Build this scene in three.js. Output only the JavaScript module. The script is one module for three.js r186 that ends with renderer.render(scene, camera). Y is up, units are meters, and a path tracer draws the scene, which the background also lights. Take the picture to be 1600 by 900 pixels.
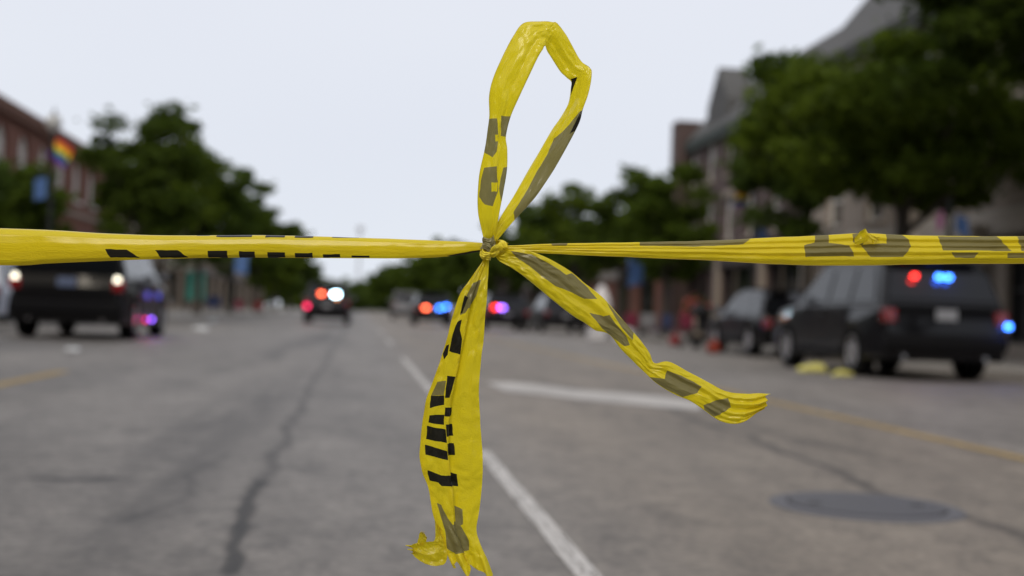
import * as THREE from 'three';
import { RoundedBoxGeometry } from 'three/addons/geometries/RoundedBoxGeometry.js';
import { mergeGeometries, toCreasedNormals } from 'three/addons/utils/BufferGeometryUtils.js';

// ---------------------------------------------------------------- camera, sky, sun, exposure
const R = THREE.MathUtils.degToRad;
const scene = new THREE.Scene();
const camera = new THREE.PerspectiveCamera(25.36, 16 / 9, 0.1, 3000);
camera.rotation.order = 'YXZ';
camera.position.set(0, 0.74, 0);
camera.rotation.set(R(1.17), R(-6.7), R(2.2));
camera.focus = 1.4;
camera.userData.fStop = 3.4;
camera.updateMatrixWorld();

const renderer = new THREE.WebGLRenderer({ antialias: true });
renderer.setSize(1024, 576);
renderer.toneMapping = THREE.LinearToneMapping;
renderer.toneMappingExposure = 1;
renderer.shadowMap.enabled = true;

function rng(a) {
  return () => { a |= 0; a = a + 0x6D2B79F5 | 0; let t = Math.imul(a ^ a >>> 15, 1 | a); t = t + Math.imul(t ^ t >>> 7, 61 | t) ^ t; return ((t ^ t >>> 14) >>> 0) / 4294967296; };
}
const hash = (x, y) => { let h = Math.imul(x | 0, 374761393) ^ Math.imul(y | 0, 668265263); h = Math.imul(h ^ h >>> 13, 1274126177); return ((h ^ h >>> 16) >>> 0) / 4294967296; };
function vnoise(x, y) {
  const xi = Math.floor(x), yi = Math.floor(y), fx = x - xi, fy = y - yi, u = fx * fx * (3 - 2 * fx), v = fy * fy * (3 - 2 * fy);
  const a = hash(xi, yi), b = hash(xi + 1, yi), c = hash(xi, yi + 1), d = hash(xi + 1, yi + 1);
  return a + (b - a) * u + (c - a) * v + (a - b - c + d) * u * v;
}
const fbm = (x, y, o = 4) => { let s = 0, a = 0.5, n = 0; for (let i = 0; i < o; i++) { s += a * vnoise(x, y); n += a; x = x * 2.03 + 17.1; y = y * 2.03 + 9.7; a *= 0.5; } return s / n; };
const clamp = (x, a = 0, b = 1) => Math.min(b, Math.max(a, x));
const smooth = (a, b, x) => { const t = clamp((x - a) / (b - a)); return t * t * (3 - 2 * t); };
const mix = (a, b, t) => a + (b - a) * t;

{ // overcast sky: an even pale layer of cloud
  const w = 256, h = 128, d = new Float32Array(w * h * 4);
  for (let j = 0; j < h; j++) for (let i = 0; i < w; i++) {
    const th = i / w * Math.PI * 2, el = ((j + 0.5) / h - 0.5) * Math.PI, k = (j * w + i) * 4;
    const n = fbm(3 + 2.2 * Math.cos(th), 3 + 2.2 * Math.sin(th) + el * 6, 4) - 0.5;
    const up = smooth(-0.02, 0.5, el), b = 1 + 0.09 * n;
    d[k] = mix(0.76, 0.80, up) * b; d[k + 1] = mix(0.805, 0.82, up) * b; d[k + 2] = mix(0.885, 0.905, up) * (1 + 0.05 * n); d[k + 3] = 1;
  }
  const sky = new THREE.DataTexture(d, w, h, THREE.RGBAFormat, THREE.FloatType);
  sky.mapping = THREE.EquirectangularReflectionMapping; sky.magFilter = sky.minFilter = THREE.LinearFilter; sky.needsUpdate = true;
  scene.background = sky; scene.environment = sky;
}
const sun = new THREE.DirectionalLight(0xfff1dc, 1.5);
sun.position.set(-16, 42, 26); sun.target.position.set(0, 0, -20);
sun.shadow.radius = 45; sun.castShadow = true;
Object.assign(sun.shadow.camera, { left: -60, right: 60, top: 90, bottom: -60, near: 1, far: 250 });
sun.shadow.mapSize.set(2048, 2048);
scene.add(sun, sun.target);

// ---------------------------------------------------------------- helpers
const used = {};
function numbered(n) { used[n] = (used[n] ?? -1) + 1; return used[n] ? `${n}_${String(used[n]).padStart(3, '0')}` : n; }
function thing(name, label, category, [x, y, z] = [0, 0, 0], turn = 0, group) {
  const o = new THREE.Group(); o.name = numbered(name); o.position.set(x, y, z); o.rotation.y = turn;
  o.userData = { label, category }; if (group) o.userData.group = group;
  scene.add(o); return o;
}
function part(name, geo, mat, parent, label) {
  const m = new THREE.Mesh(Array.isArray(geo) ? join(geo) : geo, mat); m.name = name; if (label) m.userData.label = label; parent.add(m); return m;
}
function struct(name, geo, mat, label, category = 'ground') {
  const m = new THREE.Mesh(Array.isArray(geo) ? join(geo) : geo, mat); m.name = numbered(name); m.userData = { kind: 'structure', label, category }; scene.add(m); return m;
}
function join(list) {
  return list.length === 1 ? list[0] : mergeGeometries(list.map(g => { const n = g.index ? g.toNonIndexed() : g; for (const k of Object.keys(n.attributes)) if (!['position', 'normal', 'uv'].includes(k)) n.deleteAttribute(k); return n; }));
}
const box = (w, h, d, x = 0, y = 0, z = 0) => new THREE.BoxGeometry(w, h, d).translate(x, y, z);
const rbox = (w, h, d, x = 0, y = 0, z = 0, r = 0.02) => new RoundedBoxGeometry(w, h, d, 2, Math.min(r, w / 2.01, h / 2.01, d / 2.01)).translate(x, y, z);
const V = (x, y, z) => new THREE.Vector3(x, y, z);
function rod(a, b, r0, r1 = r0, seg = 8) {
  const d = b.clone().sub(a), g = new THREE.CylinderGeometry(r1, r0, d.length(), seg);
  g.translate(0, d.length() / 2, 0).applyQuaternion(new THREE.Quaternion().setFromUnitVectors(V(0, 1, 0), d.clone().normalize())).translate(a.x, a.y, a.z);
  return g;
}
const lin = (r, g, b) => new THREE.Color().setRGB(r, g, b);
const mat = (r, g, b, rough = 0.8, extra = {}) => new THREE.MeshStandardMaterial({ color: lin(r, g, b), roughness: rough, side: THREE.DoubleSide, ...extra });
const phys = (r, g, b, rough, extra = {}) => new THREE.MeshPhysicalMaterial({ color: lin(r, g, b), roughness: rough, side: THREE.DoubleSide, ...extra });
const toS = c => c <= 0.0031308 ? 12.92 * c : 1.055 * Math.pow(c, 1 / 2.4) - 0.055;
function dataTex(w, h, fn, color = true) { // fn(i, j) -> [r, g, b] linear, row 0 at the bottom
  const d = new Uint8Array(w * h * 4);
  for (let j = 0; j < h; j++) for (let i = 0; i < w; i++) {
    const c = fn(i, j), k = (j * w + i) * 4;
    for (let q = 0; q < 3; q++) d[k + q] = Math.round(255 * clamp(color ? toS(c[q]) : c[q]));
    d[k + 3] = 255;
  }
  const t = new THREE.DataTexture(d, w, h); t.magFilter = THREE.LinearFilter; t.minFilter = THREE.LinearMipmapLinearFilter; t.generateMipmaps = true; t.wrapS = t.wrapT = THREE.RepeatWrapping; t.anisotropy = 8;
  if (color) t.colorSpace = THREE.SRGBColorSpace; t.needsUpdate = true; return t;
}
function sheet(x0, x1, z0, z1, y) { // flat, uv 0..1 over the sheet; z0 is the near end
  const g = new THREE.PlaneGeometry(x1 - x0, z0 - z1, 1, 1); g.rotateX(-Math.PI / 2); g.translate((x0 + x1) / 2, y, (z0 + z1) / 2); return g;
}
function uvScale(g, sx, sy) { const u = g.attributes.uv; for (let i = 0; i < u.count; i++) u.setXY(i, u.getX(i) * sx, u.getY(i) * sy); return g; }

// ---------------------------------------------------------------- ground, road, pavements
const KL = -7.3, KR = 10.7;         // kerb lines
const FL = -13, FR = 15.2;          // building fronts
struct('ground', sheet(-900, 900, 300, -2200, -0.05), mat(0.09, 0.1, 0.06, 0.95), 'flat green and brown land beyond the street', 'ground');

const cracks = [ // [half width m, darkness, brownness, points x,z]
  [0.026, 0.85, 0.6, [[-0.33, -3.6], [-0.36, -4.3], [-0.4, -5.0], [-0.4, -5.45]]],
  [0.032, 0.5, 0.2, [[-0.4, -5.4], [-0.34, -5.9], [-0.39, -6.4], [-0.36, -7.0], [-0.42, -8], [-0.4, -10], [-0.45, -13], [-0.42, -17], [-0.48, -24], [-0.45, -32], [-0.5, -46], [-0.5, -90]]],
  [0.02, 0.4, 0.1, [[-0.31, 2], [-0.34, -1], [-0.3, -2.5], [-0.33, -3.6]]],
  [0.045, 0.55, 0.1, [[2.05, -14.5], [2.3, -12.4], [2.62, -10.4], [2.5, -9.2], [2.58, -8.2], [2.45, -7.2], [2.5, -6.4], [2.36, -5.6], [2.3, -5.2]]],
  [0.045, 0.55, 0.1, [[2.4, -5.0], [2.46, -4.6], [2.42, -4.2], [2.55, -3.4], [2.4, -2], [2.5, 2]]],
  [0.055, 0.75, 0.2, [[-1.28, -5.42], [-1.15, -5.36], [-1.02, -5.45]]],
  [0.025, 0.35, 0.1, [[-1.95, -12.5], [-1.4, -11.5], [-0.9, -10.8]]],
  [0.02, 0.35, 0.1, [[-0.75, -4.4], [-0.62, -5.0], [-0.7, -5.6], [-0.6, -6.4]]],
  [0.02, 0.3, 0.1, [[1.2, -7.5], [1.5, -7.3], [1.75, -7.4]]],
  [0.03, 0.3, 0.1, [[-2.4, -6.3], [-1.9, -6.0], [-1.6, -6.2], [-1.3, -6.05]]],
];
function segDist(x, z, pts) {
  let m = 1e9;
  for (let i = 0; i + 1 < pts.length; i++) {
    const [ax, az] = pts[i], [bx, bz] = pts[i + 1], dx = bx - ax, dz = bz - az, t = clamp(((x - ax) * dx + (z - az) * dz) / (dx * dx + dz * dz));
    m = Math.min(m, Math.hypot(x - ax - t * dx, z - az - t * dz));
  }
  return m;
}
for (const c of cracks) { const xs = c[3].map(p => p[0]), zs = c[3].map(p => p[1]); c.bb = [Math.min(...xs) - 0.3, Math.max(...xs) + 0.3, Math.min(...zs) - 0.3, Math.max(...zs) + 0.3]; }
function roadColour(x, z) {
  let a = 0.154 + 0.075 * (fbm(x * 0.7, z * 0.2, 4) - 0.5) + 0.05 * (fbm(x * 3.1 + 40, z * 1.0, 3) - 0.5) + 0.09 * (hash(Math.floor(x * 50), Math.floor(z * 50)) - 0.5) + 0.045 * (vnoise(x * 14, z * 11) - 0.5) + 0.05 * (fbm(x * 6 + 11, z * 3.2 + 7, 3) - 0.5);
  let warm = 0.085 + 0.09 * smooth(0.2, 1.4, x) + 0.03 * (fbm(x * 0.5 + 9, z * 0.3 + 4, 3) - 0.5);
  if (x > 4.1) { a += 0.01; warm -= 0.07; }
  // long streaks of tyre dirt beside the lane joint, and in the wheel tracks
  const st = fbm(x * 2.4 + 70, z * 0.16 + 3, 4);
  const track = c => Math.exp(-(((x - c) / 0.5) ** 2));
  a *= 1 - 0.55 * track(-0.9 + 0.12 * Math.sin(z * 0.4)) * smooth(0.3, 0.62, st) - 0.16 * (track(-2.3) + track(1.5) + track(2.9)) * smooth(0.35, 0.7, st);
  const spots = fbm(x * 2.6 + 5, z * 0.55 + 31, 3); a *= 1 - 0.12 * smooth(0.63, 0.76, spots);
  a *= 1 + 0.16 * Math.exp(-(((x + 0.5) / 0.07) ** 2)) * smooth(-9, -5, z) * (0.5 + vnoise(x * 8, z * 3));
  a *= 1 - 0.2 * smooth(0.62, 0.72, fbm(x * 5 + 91, z * 3.4 + 12, 3));
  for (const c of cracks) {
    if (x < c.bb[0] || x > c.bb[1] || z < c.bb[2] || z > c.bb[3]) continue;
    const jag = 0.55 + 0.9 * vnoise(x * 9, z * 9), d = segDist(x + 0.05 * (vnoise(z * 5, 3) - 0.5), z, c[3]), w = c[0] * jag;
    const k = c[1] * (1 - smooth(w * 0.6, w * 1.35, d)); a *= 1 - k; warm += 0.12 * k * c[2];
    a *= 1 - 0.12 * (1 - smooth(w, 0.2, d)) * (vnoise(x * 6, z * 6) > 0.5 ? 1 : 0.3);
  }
  return [a * (1 + warm), a, a * (1 - 1.2 * warm)];
}
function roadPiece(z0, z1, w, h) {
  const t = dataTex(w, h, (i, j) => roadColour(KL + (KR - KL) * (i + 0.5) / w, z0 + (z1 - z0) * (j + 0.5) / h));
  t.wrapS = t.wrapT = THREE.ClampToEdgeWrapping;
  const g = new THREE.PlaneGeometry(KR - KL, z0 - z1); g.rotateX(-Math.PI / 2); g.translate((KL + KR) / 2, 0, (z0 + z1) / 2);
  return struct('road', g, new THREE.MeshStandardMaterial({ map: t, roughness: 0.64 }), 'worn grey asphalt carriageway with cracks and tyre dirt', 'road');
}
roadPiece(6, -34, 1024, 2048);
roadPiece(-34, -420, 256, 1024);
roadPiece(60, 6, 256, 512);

const paveTex = dataTex(512, 512, (i, j) => { const x = i / 64, y = j / 64, a = 0.3 + 0.1 * (fbm(x, y, 4) - 0.5) + 0.06 * (hash(i, j) - 0.5); return [a * 1.05, a, a * 0.92]; });
const paveMat = new THREE.MeshStandardMaterial({ map: paveTex, roughness: 0.9 });
const kerbMat = mat(0.33, 0.31, 0.28, 0.9);
function pavement(side, x0, x1) {
  const g = uvScale(sheet(x0, x1, 60, -420, 0.125), (x1 - x0) / 8, 60);
  struct('pavement_' + side, g, paveMat, `concrete pavement along the ${side} side of the street`, 'pavement');
}
pavement('left', -40, KL - 0.15); pavement('right', KR + 0.15, 42);
struct('kerb_left', rbox(0.16, 0.24, 480, KL - 0.08, 0.012, -180, 0.03), kerbMat, 'pale concrete kerb along the far lane by the brick building', 'kerb');
struct('kerb_right', rbox(0.16, 0.24, 480, KR + 0.08, 0.012, -180, 0.03), kerbMat, 'pale concrete kerb beyond the yellow line', 'kerb');

// painted markings: thin paint sheets with worn edges
const wear = dataTex(256, 1024, (i, j) => { const e = Math.min(i, 255 - i) / 255; const n = fbm(i / 22, j / 22, 4) * 0.72 + 0.28 * vnoise(i / 5, j / 5); const v = n - 0.44 + 0.5 * Math.min(0.12, e) > 0 ? 1 : 0; return [v, v, v]; }, false);
const paintTex = (r, g, b) => dataTex(128, 512, (i, j) => { const n = 0.72 + 0.5 * (fbm(i / 16, j / 16, 4) - 0.3); return [r * n, g * n, b * n]; });
const whitePaint = new THREE.MeshStandardMaterial({ map: paintTex(0.6, 0.58, 0.55), alphaMap: wear, alphaTest: 0.5, roughness: 0.75 });
const yellowPaint = new THREE.MeshStandardMaterial({ map: paintTex(0.42, 0.29, 0.1), alphaMap: wear, alphaTest: 0.5, roughness: 0.75 });
const line = (x0, x1, z0, z1) => uvScale(sheet(x0, x1, z0, z1, 0.004), 1, Math.max(1, (z0 - z1) / 4));
const lineLabels = ['worn white lane dash running under the hanging tape tail', 'worn white lane dash just beyond the hanging tape tail', 'white lane dash far ahead, third from the camera', 'white lane dash far ahead, fourth from the camera', 'white lane dash far ahead, fifth from the camera'];
[[-1.0, -6.85], [-11.6, -19.8], [-27, -32], [-39, -44], [-51, -56]].forEach(([a, b], i) => {
  const m = struct('lane_marking', line(0.637, 0.713, a, b), whitePaint, lineLabels[i], 'marking');
});
struct('lane_marking', line(3.86, 3.98, 40, -200), yellowPaint, 'long faded yellow line beside the parked police car', 'marking');
struct('lane_marking', line(-2.98, -2.84, 40, -13.2), yellowPaint, 'faded yellow line near the black SUV with white lights', 'marking');
{ // turn arrow in the right-hand lane
  const s2 = new THREE.Shape(); // worn curved stroke with a blunt head
  [[1.35, 13.58], [1.65, 13.75], [1.89, 13.41], [2.18, 12.8], [2.65, 12.43], [2.95, 12.11], [3.14, 11.51], [2.83, 10.36], [2.57, 10.63], [2.28, 10.9], [1.95, 11.37], [1.72, 11.82], [1.4, 12.13]].forEach((p, i) => i ? s2.lineTo(...p) : s2.moveTo(...p));
  const g = new THREE.ShapeGeometry(s2, 16); g.rotateX(-Math.PI / 2); const p = g.attributes.position; for (let i = 0; i < p.count; i++) p.setY(i, 0.004);
  g.computeVertexNormals(); const n = g.attributes.normal; for (let i = 0; i < n.count; i++) n.setXYZ(i, 0, 1, 0);
  const u = g.attributes.uv; for (let i = 0; i < u.count; i++) u.setXY(i, p.getX(i) / 2.1 + 0.02, p.getZ(i) / 8);
  struct('turn_arrow', g, new THREE.MeshStandardMaterial({ map: paintTex(0.5, 0.48, 0.45), roughness: 0.75, side: THREE.DoubleSide }), 'white turn arrow painted between the lane dashes and yellow line', 'marking');
}
{ // manhole
  const o = thing('manhole_cover', 'round grey iron manhole cover set in the asphalt', 'manhole cover', [2.1, 0.004, -5.08]);
  const iron = new THREE.MeshStandardMaterial({ color: lin(0.095, 0.095, 0.102), roughness: 0.6, metalness: 0.3, bumpScale: 0.006,
    bumpMap: dataTex(256, 256, (i, j) => { const v = (((i >> 4) + (j >> 4)) & 1) && (i & 15) > 2 && (j & 15) > 2 ? 1 : 0; return [v, v, v]; }, false) });
  const rim = mat(0.12, 0.12, 0.13, 0.7, { metalness: 0.3 });
  part('cover', new THREE.CylinderGeometry(0.31, 0.31, 0.012, 48).translate(0, 0.004, 0), iron, o);
  part('frame_ring', new THREE.LatheGeometry([[0.322, -0.004], [0.325, 0.008], [0.375, 0.008], [0.392, 0.002], [0.395, -0.004]].map(p => new THREE.Vector2(...p)), 48), rim, o);
  part('seating_ring', new THREE.LatheGeometry([[0.305, 0.0], [0.325, 0.0]].map(p => new THREE.Vector2(...p)), 48), mat(0.03, 0.03, 0.03, 0.9), o);
  for (const s of [-1, 1]) part('lifting_slot', rbox(0.05, 0.004, 0.022, s * 0.22, 0.0115, 0, 0.002), mat(0.03, 0.03, 0.03, 0.9), o);
}

// ---------------------------------------------------------------- buildings
function wallTex(r, g, b, kind) { // fine courses and weathering only; at this distance no brick can be told apart
  return dataTex(256, 256, (i, j) => {
    const n = 0.82 + 0.36 * fbm(i / 30 + r * 50, j / 30, 4) + 0.1 * (hash(i >> 2, j >> 1) - 0.5); let k = n;
    if (kind === 'brick') { const row = Math.floor(j / 6), m = (j % 6 < 1) || ((i + (row & 1) * 8) % 16 < 1); k = n * (m ? 1.25 : 0.85 + 0.3 * hash(Math.floor((i + (row & 1) * 8) / 16), row)); }
    return [r * k, g * k, b * k];
  });
}
const wallMat = (r, g, b, kind) => { const t = wallTex(r, g, b, kind); t.repeat.set(0.3, 0.3); return new THREE.MeshStandardMaterial({ map: t, roughness: 0.92, side: THREE.DoubleSide }); };
const redBrick = wallMat(0.15, 0.06, 0.04, 'brick'), brownBrick = wallMat(0.085, 0.058, 0.053, 'brick'), stone = wallMat(0.3, 0.255, 0.21), paleStone = wallMat(0.42, 0.38, 0.33), tanWall = wallMat(0.27, 0.21, 0.15);
const slate = wallMat(0.088, 0.088, 0.086), copper = mat(0.05, 0.066, 0.056, 0.7), darkTrim = mat(0.03, 0.028, 0.026, 0.6), whiteTrim = mat(0.7, 0.68, 0.64, 0.6);
const glassDark = phys(0.012, 0.014, 0.016, 0.06, { clearcoat: 0.5 }), blind = mat(0.62, 0.6, 0.56, 0.8);

function opening(u, y, w, h, arch) {
  const p = new THREE.Path(); p.moveTo(u - w / 2, y); p.lineTo(u + w / 2, y);
  if (arch) { p.lineTo(u + w / 2, y + h - w / 2); p.absarc(u, y + h - w / 2, w / 2, 0, Math.PI, false); } else { p.lineTo(u + w / 2, y + h); p.lineTo(u - w / 2, y + h); }
  p.lineTo(u - w / 2, y); return p;
}
function paneShape(u, y, w, h, arch) { return new THREE.ShapeGeometry(new THREE.Shape(opening(u, y, w, h, arch).getPoints(10))); }
function frameGeo(u, y, w, h, arch, t = 0.09) {
  const s = new THREE.Shape(opening(u, y, w, h, arch).getPoints(10));
  s.holes.push(new THREE.Path(opening(u, y + t, w - 2 * t, h - 2 * t, arch).getPoints(10)));
  const list = [new THREE.ExtrudeGeometry(s, { depth: 0.08, bevelEnabled: false })];
  list.push(box(w - 2 * t, 0.06, 0.06, u, y + h * 0.5, 0.04)); if (w > 1.5) list.push(box(0.06, h * (arch ? 0.9 : 1) - 2 * t, 0.055, u, y + h / 2, 0.04));
  return list;
}
function building(name, label, pos, turn, W, H, D, wm, wins, opt = {}) {
  const o = thing(name, label, 'building', pos, turn);
  const s = new THREE.Shape(); s.moveTo(0, 0); s.lineTo(W, 0); s.lineTo(W, H); s.lineTo(0, H); s.lineTo(0, 0);
  for (const w of wins) s.holes.push(opening(w.u, w.y, w.w, w.h, w.arch));
  part('wall', new THREE.ExtrudeGeometry(s, { depth: 0.4, bevelEnabled: false }).translate(0, 0, -0.4), wm, o);
  part('side_wall', box(W - 0.01, H - 0.02, D, W / 2, H / 2 - 0.01, -0.95 - D / 2), opt.sideMat ?? wm, o);
  part('party_wall', [box(0.3, H - 0.02, 0.6, 0.16, H / 2 - 0.01, -0.7), box(0.3, H - 0.02, 0.6, W - 0.16, H / 2 - 0.01, -0.7), box(W - 0.62, 0.2, 0.6, W / 2, H - 0.14, -0.7)], wm, o);
  for (const w of wins) {
    const p = part(w.door ? 'door' : w.shop ? 'shop_window' : 'window', paneShape(w.u, w.y, w.w, w.h, w.arch).translate(0, 0, -0.24), w.door ? (w.mat ?? darkTrim) : glassDark, o);
    part('frame', frameGeo(w.u, w.y, w.w, w.h, w.arch).map(g => g.translate(0, 0, -0.22)), w.fm ?? whiteTrim, p);
    if (w.blind) part('blind', paneShape(w.u, w.y + w.h * (1 - w.blind), w.w - 0.2, w.h * w.blind - 0.1, w.arch).translate(0, 0, -0.2), blind, p);
    if (w.door) part('handle', box(0.04, 0.3, 0.05, w.u + w.w * 0.34, w.y + 1, -0.2), whiteTrim, p);
    else if (!w.shop) part('sill', rbox(w.w + 0.24, 0.12, 0.2, w.u, w.y - 0.06, 0.02), w.sm ?? stone, p);
    if (w.lintel) part('lintel', rbox(w.w + 0.3, 0.28, 0.1, w.u, w.y + w.h + 0.15, 0.03), stone, p);
    if (w.awn) { const a = new THREE.Shape(); a.moveTo(0, 0); a.lineTo(0, 0.9); a.lineTo(1.1, 0.12); a.lineTo(1.1, 0); a.lineTo(1.06, 0); a.lineTo(1.06, 0.08); a.lineTo(0, 0);
      part('awning', new THREE.ExtrudeGeometry(a, { depth: w.w + 0.3, bevelEnabled: false }).rotateY(-Math.PI / 2).translate(w.u + w.w / 2 + 0.15, w.y + w.h - 0.05, 0.02).applyMatrix4(new THREE.Matrix4()), w.awn, o); }
  }
  if (opt.cornice !== false) {
    const c = opt.cornice ?? darkTrim;
    part('cornice', [rbox(W + 0.3, 0.28, 0.62, W / 2, H + 0.1, 0.02, 0.04), rbox(W + 0.1, 0.2, 0.4, W / 2, H - 0.16, 0.08, 0.04)], c, o);
  }
  if (opt.sign) part('fascia_board', rbox(W - 0.8, 0.6, 0.14, W / 2, 3.35, 0.075), opt.sign, o);
  return o;
}
// red brick building with arched windows: facade faces +x, local x runs away from the camera
{
  const wins = [];
  for (let k = 0; k < 13; k++) wins.push({ u: 1.9 + k * 3.1, y: 5.1, w: 1.45, h: 1.8, arch: true, blind: 0.95, sm: whiteTrim });
  for (let k = 0; k < 6; k++) wins.push({ u: 3.6 + k * 6.5, y: 0.5, w: 4.2, h: 2.4, shop: true, fm: darkTrim, awn: k % 3 === 0 ? mat(0.02, 0.06, 0.04, 0.85) : null });
  for (let k = 0; k < 5; k++) wins.push({ u: 6.85 + k * 6.5, y: 0.13, w: 1.15, h: 2.5, door: true });
  const b = building('brick_building', 'red brick building with white arched upper windows behind the leftmost trees', [FL, 0, -24], Math.PI / 2, 42, 7.45, 12, redBrick, wins, { sign: mat(0.1, 0.08, 0.06, 0.8), cornice: mat(0.16, 0.075, 0.05, 0.9) });
  part('string_course', rbox(41.8, 0.18, 0.1, 21, 4.5, 0.03), stone, b);
}
{
  const wins = [];
  for (let k = 0; k < 11; k++) wins.push({ u: 2 + k * 3.2, y: 4.4, w: 1.3, h: 1.7, lintel: true, blind: 0.4 });
  for (let k = 0; k < 5; k++) wins.push({ u: 3.6 + k * 7, y: 0.5, w: 4.6, h: 2.4, shop: true, fm: darkTrim });
  for (let k = 0; k < 4; k++) wins.push({ u: 7.1 + k * 7, y: 0.13, w: 1.1, h: 2.5, door: true });
  building('shop_building', 'tan two storey shop row beyond the red brick building', [FL, 0, -67], Math.PI / 2, 36, 7, 12, tanWall, wins, { sign: mat(0.3, 0.27, 0.22, 0.8) });
}
// right side: facades face -x, local x runs towards the camera
function mansard(o, W, y0, h, inset, m, x0 = 0) {
  const s = new THREE.Shape(); s.moveTo(0.35, 0); s.lineTo(-inset, h); s.lineTo(-9, h + 0.2); s.lineTo(-9, 0); s.lineTo(0.35, 0);
  part('roof', new THREE.ExtrudeGeometry(s, { depth: W, bevelEnabled: false }).rotateY(-Math.PI / 2).translate(x0 + W, y0, 0).rotateY(0), m, o);
}
{ // brick block with a slate roof and a copper eave
  const W = 19, wins = [];
  for (let k = 0; k < 6; k++) { wins.push({ u: 2 + k * 3.05, y: 7.0, w: 1.2, h: 1.7, lintel: true, blind: 0.45 }); wins.push({ u: 2 + k * 3.05, y: 4.2, w: 1.2, h: 1.8, lintel: true, blind: 0.3 }); }
  for (let k = 0; k < 3; k++) wins.push({ u: 3.4 + k * 6.1, y: 0.5, w: 3.8, h: 2.6, shop: true, fm: darkTrim });
  for (let k = 0; k < 2; k++) wins.push({ u: 6.5 + k * 6.1, y: 0.13, w: 1.15, h: 2.6, door: true });
  const b = building('corner_building', 'brown brick block with steep slate roof, next to the pale stone one', [FR, 0, -60.5], -Math.PI / 2, W, 8.9, 12, brownBrick, wins, { cornice: copper, sign: mat(0.06, 0.05, 0.05, 0.7) });
  part('end_pier', rbox(1.1, 10.2, 1.2, 0.9, 5.1, 0.1, 0.03), brownBrick, b);
  mansard(b, 17.4, 9.02, 2.5, 1.6, slate, 1.5);
  part('gable', new THREE.ExtrudeGeometry(new THREE.Shape([[2.2, 0], [5.4, 0], [5.4, 1.4], [3.8, 3.0], [2.2, 1.4]].map(p => new THREE.Vector2(...p))), { depth: 1.3, bevelEnabled: false }).translate(1.6, 9.02, -1.4), slate, b);
  for (const u of [2.2, 8.3, 14.4]) part('pilaster', rbox(0.5, 3.5, 0.2, u - 1.2, 1.75, 0.1, 0.03), stone, b);
}
{ // pale stone hall with columns and a big grey roof
  const W = 17, wins = [];
  for (let k = 0; k < 5; k++) wins.push({ u: 2.2 + k * 3.15, y: 6.6, w: 1.3, h: 1.9, blind: 0.5, lintel: true });
  for (let k = 0; k < 2; k++) wins.push({ u: 2.2 + k * 3.15, y: 3.9, w: 1.3, h: 1.7, blind: 0.4 });
  for (let k = 0; k < 4; k++) wins.push({ u: 2.6 + k * 4, y: 0.5, w: 2.6, h: 2.5, shop: true, fm: darkTrim });
  const b = building('stone_building', 'pale stone building with grey roof behind the large tree by the police car', [FR - 0.3, 0, -41.6], -Math.PI / 2, W, 9.2, 12, stone, wins, { cornice: darkTrim, sign: paleStone, sideMat: brownBrick });
  mansard(b, 17, 9.32, 3.2, 2.2, slate);
  part('dormer', [box(2, 1.6, 1.6, 9, 10.4, -0.9)], slate, b);
  for (let k = 0; k < 5; k++) { const c = part('column', new THREE.CylinderGeometry(0.2, 0.24, 3.0, 16).translate(0.7 + k * 3.9, 1.62, 0.3), paleStone, b); part('capital', rbox(0.6, 0.22, 0.5, 0.7 + k * 3.9, 3.0 + 0.2, 0.3), paleStone, c); part('base', rbox(0.6, 0.26, 0.5, 0.7 + k * 3.9, 0.25, 0.3), paleStone, c); }
}
{
  const wins = [];
  for (let k = 0; k < 6; k++) wins.push({ u: 2 + k * 2.8, y: 4.4, w: 1.3, h: 1.8, blind: 0.4, lintel: true });
  for (let k = 0; k < 3; k++) wins.push({ u: 3 + k * 5.4, y: 0.5, w: 3.8, h: 2.6, shop: true, fm: darkTrim });
  building('low_shop', 'low tan shop front at the frame edge behind the police car', [FR, 0, -24.4], -Math.PI / 2, 17, 8, 12, wallMat(0.24, 0.18, 0.14), wins, { sign: mat(0.25, 0.21, 0.18, 0.8) });
}
{
  const wins = [];
  for (let k = 0; k < 12; k++) wins.push({ u: 2 + k * 3.3, y: 4.2, w: 1.3, h: 1.6, blind: 0.4 });
  for (let k = 0; k < 6; k++) wins.push({ u: 3.4 + k * 6.6, y: 0.5, w: 4.2, h: 2.4, shop: true, fm: darkTrim });
  building('far_shop_row', 'long low brick shop row beyond the slate roofed block', [FR, 0, -104], -Math.PI / 2, 42, 6.4, 12, redBrick, wins, { sign: mat(0.2, 0.18, 0.16, 0.8) });
}

// the street goes on past the camera and beyond the rows in view: what the paintwork mirrors
{
  const more = (name, label, pos, turn, W, H, m) => {
    const wins = [];
    for (let k = 0; k < Math.floor(W / 3.4); k++) { wins.push({ u: 2 + k * 3.4, y: 4.4, w: 1.3, h: 1.8, blind: 0.4 }); }
    for (let k = 0; k < Math.floor(W / 6.8); k++) wins.push({ u: 3.6 + k * 6.8, y: 0.5, w: 4.2, h: 2.5, shop: true, fm: darkTrim });
    building(name, label, pos, turn, W, H, 12, m, wins, { sign: mat(0.12, 0.1, 0.09, 0.8) });
  };
  more('shop_building', 'brick shop building facing the taut strand from across the near lane', [FL, 0, 42], Math.PI / 2, 65, 8.4, redBrick);
  more('shop_building', 'brown shop building next to the low tan shop front, behind the camera', [FR, 0, 42], -Math.PI / 2, 49, 9, brownBrick);
  more('shop_building', 'wide brick building closing the street behind the camera', [32, 0, 46], Math.PI, 66, 10, brownBrick);
  more('shop_building', 'last tan shop building before the sky gap', [FL, 0, -104], Math.PI / 2, 70, 6.6, tanWall);
  more('far_shop_row', 'last brick shop row before the street end trees', [FR, 0, -175], -Math.PI / 2, 70, 6, brownBrick);
}

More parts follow.
